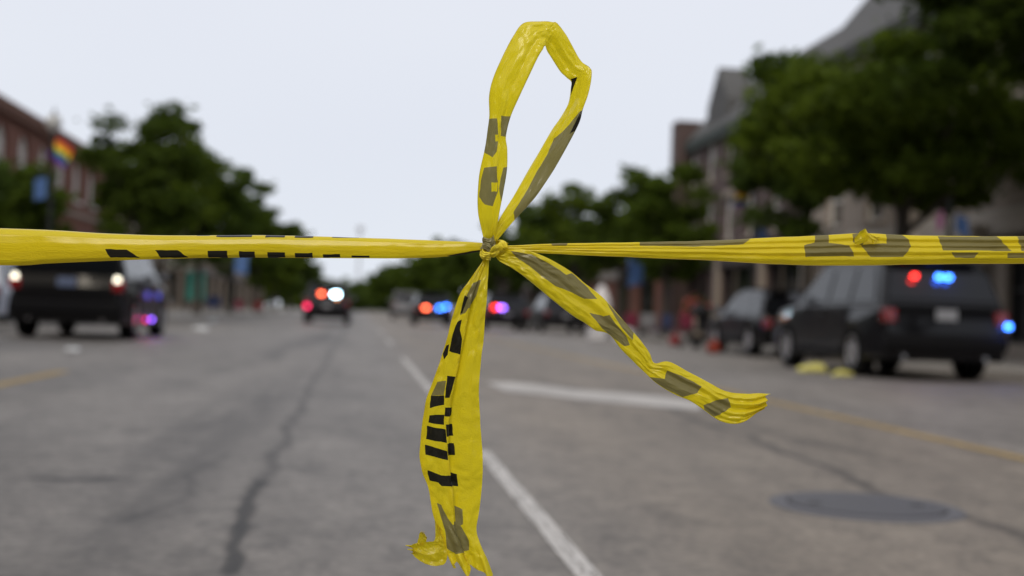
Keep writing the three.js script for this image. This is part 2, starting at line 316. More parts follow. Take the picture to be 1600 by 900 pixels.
// ---------------------------------------------------------------- trees
const barkMat = mat(0.05, 0.042, 0.034, 0.95);
const leafMats = [[0.064, 0.1, 0.008], [0.054, 0.085, 0.008], [0.076, 0.112, 0.008], [0.056, 0.09, 0.012]].map(c => phys(...c, 0.95, { transmission: 0.38, thickness: 0, specularIntensity: 0.15 }));
function tree(label, x, z, h, r, low, seed, leaves = 5000, leaf = 0.17, group, y0 = 0.125) {
  const q = rng(seed), o = thing('street_tree', label, 'tree', [x, y0, z], 0, group), H = h - y0;
  const limbs = [], top = V((q() - 0.5) * 0.4, low + (H - low) * 0.55, (q() - 0.5) * 0.4), fork = V(0.1 * (q() - 0.5), low * 0.82, 0.1 * (q() - 0.5));
  const tr = 0.05 + r * 0.045;
  limbs.push(rod(V(0, 0, 0), V(0.02, 0.25, 0), tr * 1.6, tr * 1.1, 10), rod(V(0.02, 0.25, 0), fork, tr * 1.1, tr * 0.85, 10), rod(fork, top, tr * 0.85, tr * 0.3, 8));
  const clumps = [], cy = (low + H) / 2, ry = (H - low) / 2, n = 30 + Math.round(r * 14);
  for (let k = 0; k < n; k++) {
    const a = q() * 6.283, v = q() * 2 - 1, rad = Math.pow(q(), 0.42), w = Math.sqrt(1 - v * v) * (0.78 + 0.4 * vnoise(a * 1.3 + seed, v * 2 + 5));
    clumps.push([V(Math.cos(a) * w * r * rad, cy + v * ry * rad * (0.85 + 0.25 * q()), Math.sin(a) * w * r * rad), (0.28 + 0.36 * q()) * Math.pow(r / 2.4, 0.6)]);
  }
  for (let k = 0; k < 9; k++) { const c = clumps[Math.floor(q() * n)][0], s = fork.clone().lerp(top, q() * 0.7); limbs.push(rod(s, c, tr * 0.42, tr * 0.12, 6)); }
  part('trunk', limbs, barkMat, o);
  const per = Math.round(leaves / n), pos = new Float32Array(per * n * 18), p = V(0, 0, 0), e1 = V(0, 0, 0), e2 = V(0, 0, 0); let at = 0;
  for (const [c, cr] of clumps) for (let k = 0; k < per; k++) {
    const a = q() * 6.283, v = q() * 2 - 1, w = Math.sqrt(1 - v * v), rr = cr * Math.pow(q(), 0.45) * (1 + 0.6 * (q() > 0.93));
    p.set(c.x + Math.cos(a) * w * rr * 1.25, c.y + v * rr * 0.72, c.z + Math.sin(a) * w * rr * 1.25);
    e1.set(q() - 0.5, (q() - 0.5) * 0.7, q() - 0.5).normalize(); e2.set(q() - 0.5, (q() - 0.5) * 0.8, q() - 0.5).cross(e1).normalize();
    const s = leaf * (0.6 + 0.7 * q()), t = s * 0.55;
    const A = [p.x - e1.x * s, p.y - e1.y * s, p.z - e1.z * s], B = [p.x + e2.x * t, p.y + e2.y * t, p.z + e2.z * t], C = [p.x + e1.x * s, p.y + e1.y * s, p.z + e1.z * s], D = [p.x - e2.x * t, p.y - e2.y * t, p.z - e2.z * t];
    pos.set([...A, ...B, ...C, ...A, ...C, ...D], at); at += 18;
  }
  const g = new THREE.BufferGeometry(); g.setAttribute('position', new THREE.BufferAttribute(pos.subarray(0, at), 3)); g.computeVertexNormals();
  part('crown', g, leafMats[seed % 4], o);
  return o;
}
const GL = 'street trees along the brick building pavement', GR = 'street trees along the police car pavement', GF = 'far trees closing the street';
tree('low leafy street tree right under the arched windows at frame edge', -9.6, -29.5, 4.5, 1.7, 1.9, 11, 5200, 0.15, GL);
tree('low leafy street tree beside the rainbow flag lamp post', -9.4, -37, 4.4, 1.6, 1.8, 12, 5200, 0.15, GL);
tree('tallest looking dark street tree rising above the black SUV', -7.7, -46, 7.6, 2.25, 2.6, 13, 8000, 0.15, GL);
tree('street tree just behind the tallest one by the brick building', -8.2, -54, 8.1, 2.5, 2.6, 14, 7000, 0.17, GL);
tree('street tree near the teal sign, third in the tall row', -8.2, -66, 8.8, 2.8, 2.6, 15, 6500, 0.19, GL);
tree('street tree beside the blue lamp post banner, fourth in the row', -8.2, -82, 9.0, 2.9, 2.4, 16, 6000, 0.22, GL);
tree('street tree fifth in the tall row, before the distant police car', -8.3, -103, 9.4, 3.1, 2.2, 17, 5500, 0.26, GL);
tree('street tree sixth in the tall row, beyond the distant police car', -8.6, -130, 9.0, 3.3, 2, 18, 4500, 0.32, GL);
tree('last street tree of the tall row towards the sky gap', -9, -165, 9.0, 3.8, 1.8, 19, 4000, 0.4, GL);
tree('near street tree whose crown fills the top corner of the photo', 11.7, -20.6, 9.4, 3.3, 4.4, 21, 10000, 0.14, GR);
tree('large broad street tree directly above the parked police car', 11.6, -26.5, 7.3, 3.3, 2.9, 22, 13000, 0.14, GR);
tree('large street tree before the pale stone building columns', 12.3, -34.5, 8.4, 2.3, 3.0, 23, 9500, 0.15, GR);
tree('street tree in front of the slate roofed brick block', 11.2, -46.5, 6.9, 2.0, 2.3, 24, 7500, 0.16, GR);
tree('street tree beyond the slate roofed block, first of the receding row', 11.6, -57, 6.8, 2.4, 2.3, 25, 6500, 0.18, GR);
tree('street tree behind the loop base, second of the receding row', 11.6, -70, 8.0, 2.8, 2.2, 26, 6000, 0.2, GR);
tree('street tree third of the receding row past the slate roof', 11.6, -86, 8.4, 3.0, 2, 27, 5500, 0.24, GR);
tree('street tree fourth of the receding row past the slate roof', 11.6, -108, 8.6, 3.2, 2, 28, 5000, 0.3, GR);
tree('street tree fifth of the receding row, above the blue lights', 11.6, -138, 9.2, 3.6, 1.8, 29, 4500, 0.36, GR);
[[-8.6, -14], [-8.6, -2], [-8.6, 10], [-8.6, 23], [11.8, -9], [11.8, 4], [11.8, 17], [11.8, 30], [2, 41], [-4, 40], [8, 42]].forEach(([x, z], i) =>
  tree(['street tree out of view beside the black SUV side of the road', 'second street tree out of view on the brick side', 'third street tree out of view on the brick side', 'fourth street tree out of view on the brick side', 'street tree out of view before the low tan shop', 'second street tree out of view on the police car side', 'third street tree out of view on the police car side', 'fourth street tree out of view on the police car side', 'middle tree closing the street behind the camera', 'tree closing the street behind the camera, brick side', 'tree closing the street behind the camera, police car side'][i], x, z, 7.5 + (i % 3), 2.8, 2.2, 60 + i, 3500, 0.22, 'trees behind the camera', x > -7 && x < 10 ? 0.0 : 0.125));
[[9, -175, 9.5, 4.5], [6, -215, 9, 5], [13, -200, 12, 5], [0.5, -330, 8, 6], [-7, -340, 8.5, 6], [-14, -300, 9, 6], [7.5, -280, 9, 6], [-20, -240, 10, 6], [16, -260, 15, 7], [-13, -186, 7, 4], [-9, -225, 6.5, 4.5], [3.5, -385, 7, 6], [-4, -395, 7, 6], [-1, -370, 5, 5], [10, -360, 9, 7], [5.5, -250, 6, 4]].forEach(([x, z, h, r], i) =>
  tree(['far tree at the street end nearest the red and blue lights', 'far tree at the street end, second from the lights', 'far tall tree behind the receding row', 'far low tree straight above the road vanishing point', 'far low tree just beyond the distant police car roof', 'far tree left of the sky gap above the road', 'far tree between the vanishing point and flashing lights', 'far tree behind the last street tree of the tall row', 'far tallest tree closing the street behind the lights', 'far bushy tree past the end of the last tan shop', 'far bushy tree between the last tan shop and the sky gap', 'farthest tree right of the thin mast foot', 'farthest tree left of the thin mast foot', 'low farthest tree at the thin mast foot', 'far round tree behind the grey van', 'far small tree above the grey van roof'][i], x, z, h, r, 0.1, 40 + i, 2600, 0.6, GF, -0.05));

// ---------------------------------------------------------------- vehicles (local: forward is -z, base on the ground)
const tyreMat = phys(0.008, 0.008, 0.008, 0.95, { specularIntensity: 0.3 }), rimMat = mat(0.4, 0.4, 0.42, 0.35, { metalness: 0.6 }), blackPlastic = phys(0.006, 0.006, 0.007, 0.7, { specularIntensity: 0.25 }), chrome = mat(0.5, 0.5, 0.52, 0.2, { metalness: 1 });
const carPaint = (r, g, b) => phys(r, g, b, 0.4, { clearcoat: 0.55, clearcoatRoughness: 0.06, specularIntensity: 0.2 });
const blackPaint = carPaint(0.003, 0.003, 0.004), tint = phys(0.006, 0.007, 0.009, 0.08, { specularIntensity: 0.75 });
const redLens = phys(0.17, 0.005, 0.007, 0.2, { clearcoat: 1 }), clearLens = phys(0.4, 0.4, 0.42, 0.15, { clearcoat: 1 });
const glow = (r, g, b, k) => new THREE.MeshStandardMaterial({ color: lin(0.02, 0.02, 0.02), emissive: lin(r, g, b), emissiveIntensity: k, roughness: 0.3 });
const GLOW = { red: glow(1, 0.03, 0.02, 9), pink: glow(1, 0.03, 0.14, 4.5), blue: glow(0.04, 0.2, 1, 13), pale: glow(0.55, 0.85, 1, 24), white: glow(1, 0.94, 0.74, 3.6), violet: glow(0.3, 0.12, 1, 11), orange: glow(1, 0.13, 0.05, 11), navy: glow(0.03, 0.035, 0.3, 2.2), amber: glow(1, 0.4, 0.15, 5) };
const LIGHT = { red: 0xff2010, pink: 0xff2040, blue: 0x2060ff, pale: 0xb0dcff, white: 0xfff4d8, violet: 0x6030ff, orange: 0xff4020, navy: 0x1020a0, amber: 0xff9040 };
const wheelGeo = {};
function wheel(o, x, z, r, w) {
  const key = r + '_' + w, sd = Math.sign(x);
  wheelGeo[key] ??= {
    tyre: new THREE.LatheGeometry([[r * 0.62, -w / 2], [r * 0.86, -w / 2], [r * 0.97, -w * 0.42], [r, -w * 0.25], [r, w * 0.25], [r * 0.97, w * 0.42], [r * 0.86, w / 2], [r * 0.62, w / 2], [r * 0.6, w * 0.3], [r * 0.6, -w * 0.3], [r * 0.62, -w / 2]].map(p => new THREE.Vector2(...p)), 32).rotateZ(-Math.PI / 2),
    rim: join([new THREE.CylinderGeometry(r * 0.6, r * 0.6, w * 0.5, 28, 1, true).rotateZ(Math.PI / 2), new THREE.TorusGeometry(r * 0.6, 0.016, 8, 28).rotateY(Math.PI / 2).translate(w * 0.42, 0, 0), new THREE.CylinderGeometry(r * 0.17, r * 0.17, 0.06, 16).rotateZ(Math.PI / 2).translate(w * 0.36, 0, 0),
      ...[0, 1, 2, 3, 4].map(k => rbox(0.05, r * 0.52, r * 0.22, w * 0.34, r * 0.36, 0, 0.015).rotateX(k * Math.PI * 2 / 5))]),
    disc: new THREE.CylinderGeometry(r * 0.55, r * 0.55, 0.03, 24).rotateZ(Math.PI / 2).translate(w * 0.1, 0, 0),
  };
  const g = new THREE.Group(); g.name = 'wheel'; g.position.set(x, r, z); if (sd < 0) g.rotation.y = Math.PI; o.add(g);
  part('tyre', wheelGeo[key].tyre, tyreMat, g); part('rim', wheelGeo[key].rim, rimMat, g); part('brake_disc', wheelGeo[key].disc, blackPlastic, g);
}
function extrudeSide(pts, W, bevel, holes) { // pts: [u forward from the tail, y]; returns geometry centred in x, tail at +z
  const s = new THREE.Shape(); pts.forEach((p, i) => p.length === 2 ? (i ? s.lineTo(p[0], p[1]) : s.moveTo(p[0], p[1])) : s.absarc(p[0], p[1], p[2], p[3], p[4], p[5]));
  return new THREE.ExtrudeGeometry(s, { depth: W - 2 * bevel, bevelEnabled: true, bevelSize: bevel, bevelThickness: bevel, bevelSegments: 3, curveSegments: 14 }).translate(0, 0, -(W - 2 * bevel) / 2);
}
function suv(name, label, [x, z], turn, c) {
  const o = thing(name, label, 'car', [x, 0.004, z], turn, c.group), L = c.L ?? 5.05, W = c.W ?? 2.0, H = c.H ?? 1.78, wr = c.wr ?? 0.385, belt = H * 0.61, paint = c.paint ?? blackPaint;
  const u1 = L * 0.205, u2 = L * 0.8, ar = wr + 0.07, roof = H, hood = belt - 0.02;
  const toCar = g => g.rotateY(Math.PI / 2).translate(0, 0, L / 2); // (u, y, w) -> x = w, z = L/2 - u
  const b = 0.06;
  const bodyPts = [[0.1, 0.36], [0.06, 0.46], [b, 0.7], [b + 0.02, belt - 0.2], [0.12, belt - b], [L * 0.72, belt - b], [L * 0.74, hood - b], [L * 0.9, hood - 0.14], [L * 0.965, hood - 0.24], [L - b, hood - 0.45], [L - b, 0.5], [L - 0.12, 0.34],
    [u2 + ar, 0.32], [u2, wr, ar, -0.1, Math.PI + 0.1, false], [u2 - ar, 0.3], [u1 + ar, 0.3], [u1, wr, ar, -0.1, Math.PI + 0.1, false], [u1 - ar, 0.34], [0.1, 0.36]];
  const barrel = (g, y0, y1, k0, k1) => { const p = g.attributes.position; for (let i = 0; i < p.count; i++) { const t = clamp((p.getY(i) - y0) / (y1 - y0)), u = L / 2 - p.getZ(i), e = Math.max(0, 1 - u / 0.5, 1 - (L - u) / 0.9); p.setX(i, p.getX(i) * (mix(k0, k1, t) - 0.09 * e * e)); } g.computeVertexNormals(); return g; };
  part('body', barrel(toCar(extrudeSide(bodyPts, W, b)), 0.6, belt, 1, 0.965), paint, o);
  const rt = c.box ? 0.1 : 0.5, roofEnd = L * 0.555, cowl = L * 0.745;
  const cabPts = [[0.16, belt - 0.03], [0.16 + rt * 0.45, roof - 0.22], [0.16 + rt, roof - 0.06], [L * 0.3, roof - 0.03], [roofEnd - 0.5, roof - 0.035], [roofEnd, roof - 0.09], [cowl, belt - 0.03]];
  const hw = y => W / 2 * mix(0.945, 0.76, clamp((y - belt) / (roof - belt)));
  const cab = toCar(extrudeSide(cabPts, W, 0.03)); { const p = cab.attributes.position; for (let i = 0; i < p.count; i++) { const y = p.getY(i); p.setX(i, p.getX(i) * hw(y) / (W / 2)); } cab.computeVertexNormals(); }
  part('cabin', cab, paint, o);
  part('roof_panel', rbox(W * 0.7, 0.03, L * 0.36, 0, roof - 0.005, L / 2 - L * 0.335, 0.014), paint, o);
  // side glass
  const y0 = belt + 0.035, y1 = roof - 0.15, ws = u => cowl - (cowl - roofEnd) * clamp((u - belt) / (roof - 0.09 - belt));
  const fA = y => mix(cowl - 0.14, roofEnd - 0.02, (y - belt) / (roof - 0.09 - belt)) - 0.06, rA = y => mix(0.3, 0.22 + rt, (y - belt) / (roof - belt));
  const cuts = [[rA, () => L * 0.245], [() => L * 0.265, () => L * 0.43], [() => L * 0.45, fA]];
  for (const sd of [-1, 1]) {
    for (const [ra, fa] of cuts) {
      const s = new THREE.Shape([[ra(y0), y0], [fa(y0), y0], [fa(y1), y1], [ra(y1), y1]].map(p => new THREE.Vector2(...p)));
      const g = toCar(new THREE.ExtrudeGeometry(s, { depth: 0.012, bevelEnabled: false, curveSegments: 4 })); const p = g.attributes.position;
      for (let i = 0; i < p.count; i++) { const d = p.getX(i); p.setX(i, sd * (hw(p.getY(i)) + 0.002 + d)); } g.computeVertexNormals();
      part('side_window', g, tint, o);
    }
    for (const [ua, ub] of [[L * 0.265, L * 0.435], [L * 0.448, L * 0.655]]) {
      const dr = part('door', rbox(0.02, belt - 0.52, ub - ua - 0.02, sd * (W / 2 * 0.985 - 0.002), (belt + 0.42) / 2, L / 2 - (ua + ub) / 2, 0.008), paint, o);
      part('handle', rbox(0.03, 0.035, 0.18, sd * (W / 2 + 0.005), belt - 0.16, L / 2 - ua - 0.16, 0.012), c.handle ?? paint, dr);
    }
    part('side_skirt', rbox(0.05, 0.12, (u2 - u1) - 2 * ar - 0.06, sd * (W / 2 - 0.01), 0.35, L / 2 - (u1 + u2) / 2, 0.02), blackPlastic, o);
    const mi = part('mirror', rbox(0.22, 0.17, 0.11, sd * (W / 2 + 0.1), belt + 0.1, L / 2 - L * 0.665, 0.04), paint, o); part('mirror_glass', box(0.18, 0.13, 0.004, sd * (W / 2 + 0.1), belt + 0.1, L / 2 - L * 0.665 + 0.058), chrome, mi);
    part('roof_rail', rbox(0.035, 0.03, L * 0.36, sd * W * 0.345, roof + 0.025, L / 2 - L * 0.34, 0.012), blackPlastic, o);
    part('tail_light', rbox(0.2, c.tallLamp ? 0.36 : 0.2, 0.16, sd * (W / 2 * 0.965 - 0.115), belt - (c.tallLamp ? 0.24 : 0.17), L / 2 - 0.062, 0.03), redLens, o);
    part('headlight', rbox(0.34, 0.15, 0.2, sd * (W / 2 * 0.9 - 0.2), hood - 0.28, -L / 2 + 0.16, 0.04), clearLens, o);
    for (const u of [u1, u2]) wheel(o, sd * (W / 2 - 0.13), L / 2 - u, wr, 0.26);
    part('exhaust_tip', new THREE.CylinderGeometry(0.035, 0.035, 0.12, 12).rotateX(Math.PI / 2).translate(sd * 0.62, 0.34, L / 2 - 0.06), chrome, o);
  }
  const slant = (ua, ya, ub, yb, wa, wb, off) => { // a pane spanning two edges
    const d = new THREE.Vector2(ub - ua, yb - ya).normalize(), n = [-d.y * off, d.x * off], P = [];
    for (const k of [0, 0.012 * Math.sign(off)]) { const q = [-d.y * k, d.x * k]; for (const [u, y, w] of [[ua, ya, wa], [ub, yb, wb]]) for (const sd of [-1, 1]) P.push([sd * w, y + n[1] + q[1], L / 2 - (u + n[0] + q[0])]); }
    const idx = [0, 1, 3, 0, 3, 2, 4, 7, 5, 4, 6, 7, 0, 4, 1, 1, 4, 5, 2, 3, 6, 3, 7, 6, 0, 2, 4, 2, 6, 4, 1, 5, 3, 3, 5, 7];
    const g = new THREE.BufferGeometry(); g.setAttribute('position', new THREE.Float32BufferAttribute(idx.flatMap(i => P[i]), 3)); g.setAttribute('uv', new THREE.Float32BufferAttribute(new Float32Array(idx.length * 2), 2)); g.computeVertexNormals(); return g;
  };
  const ra = (y) => 0.16 + rt * 0.45 * (y - belt + 0.03) / (roof - 0.22 - belt + 0.03);
  part('rear_window', slant(ra(belt + 0.06), belt + 0.06, ra(roof - 0.25), roof - 0.25, hw(belt) - 0.12, hw(roof - 0.25) - 0.1, 0.034), tint, o);
  part('spoiler', rbox(W * 0.66, 0.05, 0.26, 0, roof - 0.06, L / 2 - 0.16 - rt * 0.72, 0.02), paint, o);
  const fd = t => [mix(roofEnd, cowl, t), mix(roof - 0.09, belt - 0.03, t)];
  part('windscreen', slant(...fd(0.07), ...fd(0.9), hw(roof - 0.12) - 0.09, hw(belt + 0.05) - 0.1, 0.034), tint, o);
  part('rear_bumper', rbox(W * 0.94, 0.22, 0.16, 0, 0.56, L / 2 - 0.02, 0.05), c.bumper ?? blackPlastic, o);
  part('front_bumper', rbox(W * 0.9, 0.24, 0.16, 0, 0.48, -L / 2 + 0.06, 0.05), blackPlastic, o);
  part('grille', rbox(W * 0.5, 0.26, 0.06, 0, hood - 0.36, -L / 2 + 0.05, 0.02), blackPlastic, o);
  part('number_plate', rbox(0.32, 0.16, 0.012, 0, c.plateY ?? belt - 0.3, L / 2 + 0.012, 0.004), c.plate ?? mat(0.24, 0.25, 0.27, 0.6), o, 'pale rear number plate');
  part('chassis', box(W * 0.8, 0.12, L * 0.86, 0, 0.36, 0), blackPlastic, o);
  for (const [n, col, lx, ly, u, w, h, dx] of c.lights ?? []) {
    const side = Math.abs(lx) > W / 2 - 0.02;
    part(n, rbox(side ? 0.02 : w, h, side ? w : 0.03, lx, ly, L / 2 - u, 0.008), GLOW[col], o, `lit ${col === 'pale' ? 'pale blue' : col} lamp`);
    if (col !== 'navy') { const p = new THREE.PointLight(LIGHT[col], col === 'white' ? 0.06 : 0.25, 0, 2); p.position.set(lx + (side ? Math.sign(lx) * 0.06 : 0), ly, L / 2 - u + (side ? 0 : u > L / 2 ? -0.06 : 0.06)); p.shadow.radius = 2; o.add(p); }
  }
  return o;
}
const E_ = 'emergency_light';
suv('police_car', 'black police SUV at the kerb with red and blue lights in its rear window', [8.4, -20.15], 0, { L: 5.05, W: 2.0, H: 1.8, group: 'police cars stopped along the street', plateY: 0.96,
  lights: [[E_, 'red', -0.38, 1.52, 0.27, 0.08, 0.05], [E_, 'blue', 0.0, 1.52, 0.27, 0.09, 0.06], [E_, 'blue', 0.14, 1.52, 0.27, 0.09, 0.06], [E_, 'blue', 0.93, 0.83, -0.035, 0.08, 0.07]] });
suv('parked_suv', 'large black SUV with two white rear lights standing beneath the tape', [-5.08, -25.6], 0, { L: 5.3, W: 2.04, H: 1.84, wr: 0.41, box: true, plate: mat(0.1, 0.13, 0.22, 0.6), plateY: 1.0,
  lights: [['rear_lamp', 'white', -0.86, 1.07, -0.025, 0.09, 0.09], ['rear_lamp', 'white', 0.86, 1.07, -0.025, 0.09, 0.09], [E_, 'navy', 1.03, 0.83, 2.2, 0.3, 0.12], [E_, 'navy', 1.03, 0.83, 3.5, 0.3, 0.12], [E_, 'pink', 1.035, 0.36, 2.0, 0.2, 0.04], [E_, 'violet', 1.035, 0.36, 2.7, 0.24, 0.04]] });  // low pink and violet strips: running board reflections put in as glowing parts
suv('parked_car', 'pale silver car cut off by the frame edge beside the large black SUV', [-8.5, -30.5], 0, { L: 4.8, W: 1.9, H: 1.6, paint: carPaint(0.45, 0.48, 0.55) });
suv('police_car', 'distant dark police SUV with red and white flashing lights in mid road', [-1.45, -58], 0, { group: 'police cars stopped along the street',
  lights: [[E_, 'orange', -0.25, 1.3, 0.19, 0.2, 0.12], [E_, 'pale', 0.36, 1.3, 0.19, 0.3, 0.16], [E_, 'amber', 0.42, 1.14, 0.1, 0.14, 0.05], [E_, 'pink', -0.84, 0.75, -0.03, 0.18, 0.14]] });
suv('police_car', 'distant dark police SUV showing one red and two blue lights', [3.6, -66], 0, { H: 1.6, group: 'police cars stopped along the street',
  lights: [[E_, 'orange', -0.4, 0.88, -0.03, 0.26, 0.14], [E_, 'blue', 0.28, 0.9, -0.03, 0.22, 0.14], [E_, 'blue', 0.6, 0.98, -0.03, 0.22, 0.14]] });
suv('police_car', 'distant dark police SUV behind the hanging tail with red and violet lights', [6.25, -57], 0, { H: 1.6, group: 'police cars stopped along the street',
  lights: [[E_, 'red', -0.55, 1.0, -0.03, 0.2, 0.14], [E_, 'violet', -0.25, 1.0, -0.03, 0.22, 0.14]] });
suv('parked_van', 'grey van parked far away before the street end', [3.3, -98], 0, { L: 5, W: 2, H: 2.1, box: true, paint: carPaint(0.2, 0.2, 0.21) });
suv('parked_car', 'low black car parked directly ahead of the near police car', [9.55, -29.2], 0, { L: 4.6, W: 1.85, H: 1.5 });
suv('parked_car', 'dark car parked behind the violet flashing lights', [8.8, -57], 0, { paint: carPaint(0.02, 0.02, 0.025), H: 1.65 });

// ---------------------------------------------------------------- street lamps with flags
const postMat = mat(0.02, 0.024, 0.022, 0.5, { metalness: 0.4 });
const stripes = [[0.55, 0.02, 0.02], [0.8, 0.26, 0.02], [0.82, 0.65, 0.03], [0.03, 0.26, 0.06], [0.03, 0.08, 0.45], [0.18, 0.03, 0.28]];
const rainbow = new THREE.MeshStandardMaterial({ roughness: 0.85, side: THREE.DoubleSide, map: (() => { const t = dataTex(8, 192, (i, j) => stripes[5 - Math.floor(j / 32)]); t.wrapS = t.wrapT = THREE.ClampToEdgeWrapping; return t; })() });
const blueCloth = mat(0.08, 0.16, 0.36, 0.85), pinkCloth = mat(0.4, 0.12, 0.3, 0.85);
function cloth(w, h, seed) { const g = new THREE.PlaneGeometry(w, h, 14, 12), p = g.attributes.position; for (let i = 0; i < p.count; i++) { const x = p.getX(i) / w + 0.5, y = p.getY(i); p.setZ(i, 0.07 * x * Math.sin(x * 9 + y * 3 + seed)); p.setY(i, y - 0.12 * x * x + 0.02 * Math.sin(x * 7 + seed)); } g.computeVertexNormals(); return g; }
function lampPost(label, x, z, arms, low) {
  const o = thing('street_lamp', label, 'street lamp', [x, 0.125, z], 0, 'lamp posts with flags');
  part('base', new THREE.LatheGeometry([[0.001, 0], [0.2, 0], [0.2, 0.12], [0.13, 0.2], [0.11, 0.6], [0.07, 0.72], [0.001, 0.72]].map(p => new THREE.Vector2(...p)), 20), postMat, o);
  const ph = low ? 2.5 : 4.1; part('pole', new THREE.CylinderGeometry(0.045, 0.07, ph, 14).translate(0, 0.65 + ph / 2, 0), postMat, o);
  if (!low) {
  part('globe', new THREE.LatheGeometry([[0.001, 0], [0.1, 0.02], [0.19, 0.16], [0.2, 0.28], [0.13, 0.42], [0.001, 0.46]].map(p => new THREE.Vector2(...p)), 20).translate(0, 4.78, 0), phys(0.6, 0.6, 0.58, 0.5, { transmission: 0.3, thickness: 0 }), o);
  part('finial', new THREE.ConeGeometry(0.06, 0.2, 12).translate(0, 5.32, 0), postMat, o); }
  for (const [kind, y, w, h, tilt, dir] of arms) {
    const a = new THREE.Group(); a.name = 'flag'; a.position.set(0, y, 0); a.rotation.z = tilt; a.scale.x = dir; o.add(a);
    part('flag_staff', rod(V(0, 0, 0), V(w + 0.15, 0, 0), 0.014), postMat, a);
    part('flag_cloth', cloth(w, h, x + z).translate(w / 2 + 0.12, -h / 2 - 0.01, 0), kind === 'rainbow' ? rainbow : kind === 'pink' ? pinkCloth : blueCloth, a, kind === 'rainbow' ? 'rainbow striped flag' : kind + ' banner');
  }
  return o;
}
lampPost('street lamp with rainbow flag and blue banner by the red brick building', -7.9, -33.5, [['rainbow', 4.72, 0.5, 0.55, -0.45, 1], ['blue', 3.65, 0.3, 0.55, 0, -1]]);
lampPost('distant street lamp with a long blue banner past the teal sign', -7.8, -79, [['blue', 4.0, 0.75, 1.5, 0, 1]]);
lampPost('street lamp with small rainbow flag before the pale stone building', 11.2, -36, [['rainbow', 4.35, 0.36, 0.45, -0.35, -1], ['blue', 3.4, 0.34, 0.6, 0, 1]]);
lampPost('short banner post with blue and pink banners behind the parked police car', 11.25, -23.6, [['pink', 2.95, 0.14, 0.34, 0, -1], ['blue', 2.9, 0.26, 0.36, 0, 1]], true);
lampPost('street lamp with dark blue banner above the abandoned chairs', 11.2, -50, [['blue', 3.2, 0.6, 1.2, 0, -1]]);

// ---------------------------------------------------------------- things left along the kerbs
const tubeMat = mat(0.06, 0.06, 0.065, 0.4, { metalness: 0.6 });
const cloths = { red: mat(0.2, 0.012, 0.015, 0.85), blue: mat(0.04, 0.07, 0.2, 0.85), black: mat(0.012, 0.012, 0.014, 0.85), purple: mat(0.14, 0.05, 0.2, 0.85), grey: mat(0.2, 0.2, 0.21, 0.85), green: mat(0.09, 0.15, 0.02, 0.85), navy: mat(0.03, 0.045, 0.11, 0.85), maroon: mat(0.16, 0.015, 0.04, 0.85), orange: mat(0.22, 0.028, 0.012, 0.85) };
function sling(w, l, sag) { const g = new THREE.PlaneGeometry(w, l, 8, 8), p = g.attributes.position; for (let i = 0; i < p.count; i++) { const x = p.getX(i) / w * 2, y = p.getY(i) / l * 2; p.setZ(i, -sag * (1 - x * x) * (1 - 0.3 * y * y)); } g.computeVertexNormals(); return g; }
function campChair(col, label, x, z, turn, y0) {
  const o = thing('folding_chair', label, 'chair', [x, y0, z], turn, 'camp chairs left along the kerbs');
  part('seat', sling(0.52, 0.46, 0.06).rotateX(-Math.PI / 2).translate(0, 0.42, 0), cloths[col], o);
  part('backrest', sling(0.52, 0.5, 0.04).rotateX(-0.2).translate(0, 0.69, 0.27), cloths[col], o);
  for (const sx of [-1, 1]) {
    part('leg', rod(V(sx * 0.3, 0, -0.24), V(sx * 0.27, 0.62, 0.24), 0.011), tubeMat, o); part('leg', rod(V(sx * 0.3, 0, 0.26), V(sx * 0.27, 0.6, -0.24), 0.011), tubeMat, o);
    part('back_post', rod(V(sx * 0.27, 0.3, 0.2), V(sx * 0.265, 0.95, 0.33), 0.011), tubeMat, o);
    part('armrest', rbox(0.06, 0.02, 0.44, sx * 0.3, 0.62, 0, 0.008), cloths[col], o);
  }
  part('cross_brace', [rod(V(-0.3, 0.02, -0.24), V(0.3, 0.4, -0.24), 0.009), rod(V(0.3, 0.02, 0.26), V(-0.3, 0.4, 0.26), 0.009)], tubeMat, o);
  return o;
}
function cooler(label, x, z, turn, y0, body, lid) {
  const o = thing('cool_box', label, 'cool box', [x, y0, z], turn, 'cool boxes left by the kerb');
  part('body', rbox(0.56, 0.34, 0.36, 0, 0.17, 0, 0.03), body, o); part('lid', rbox(0.6, 0.08, 0.4, 0, 0.385, 0, 0.03), lid, o);
  for (const s of [-1, 1]) part('handle', [rod(V(s * 0.31, 0.28, -0.1), V(s * 0.31, 0.28, 0.1), 0.012), box(0.04, 0.03, 0.03, s * 0.295, 0.28, 0.1), box(0.04, 0.03, 0.03, s * 0.295, 0.28, -0.1)], tubeMat, o);
}
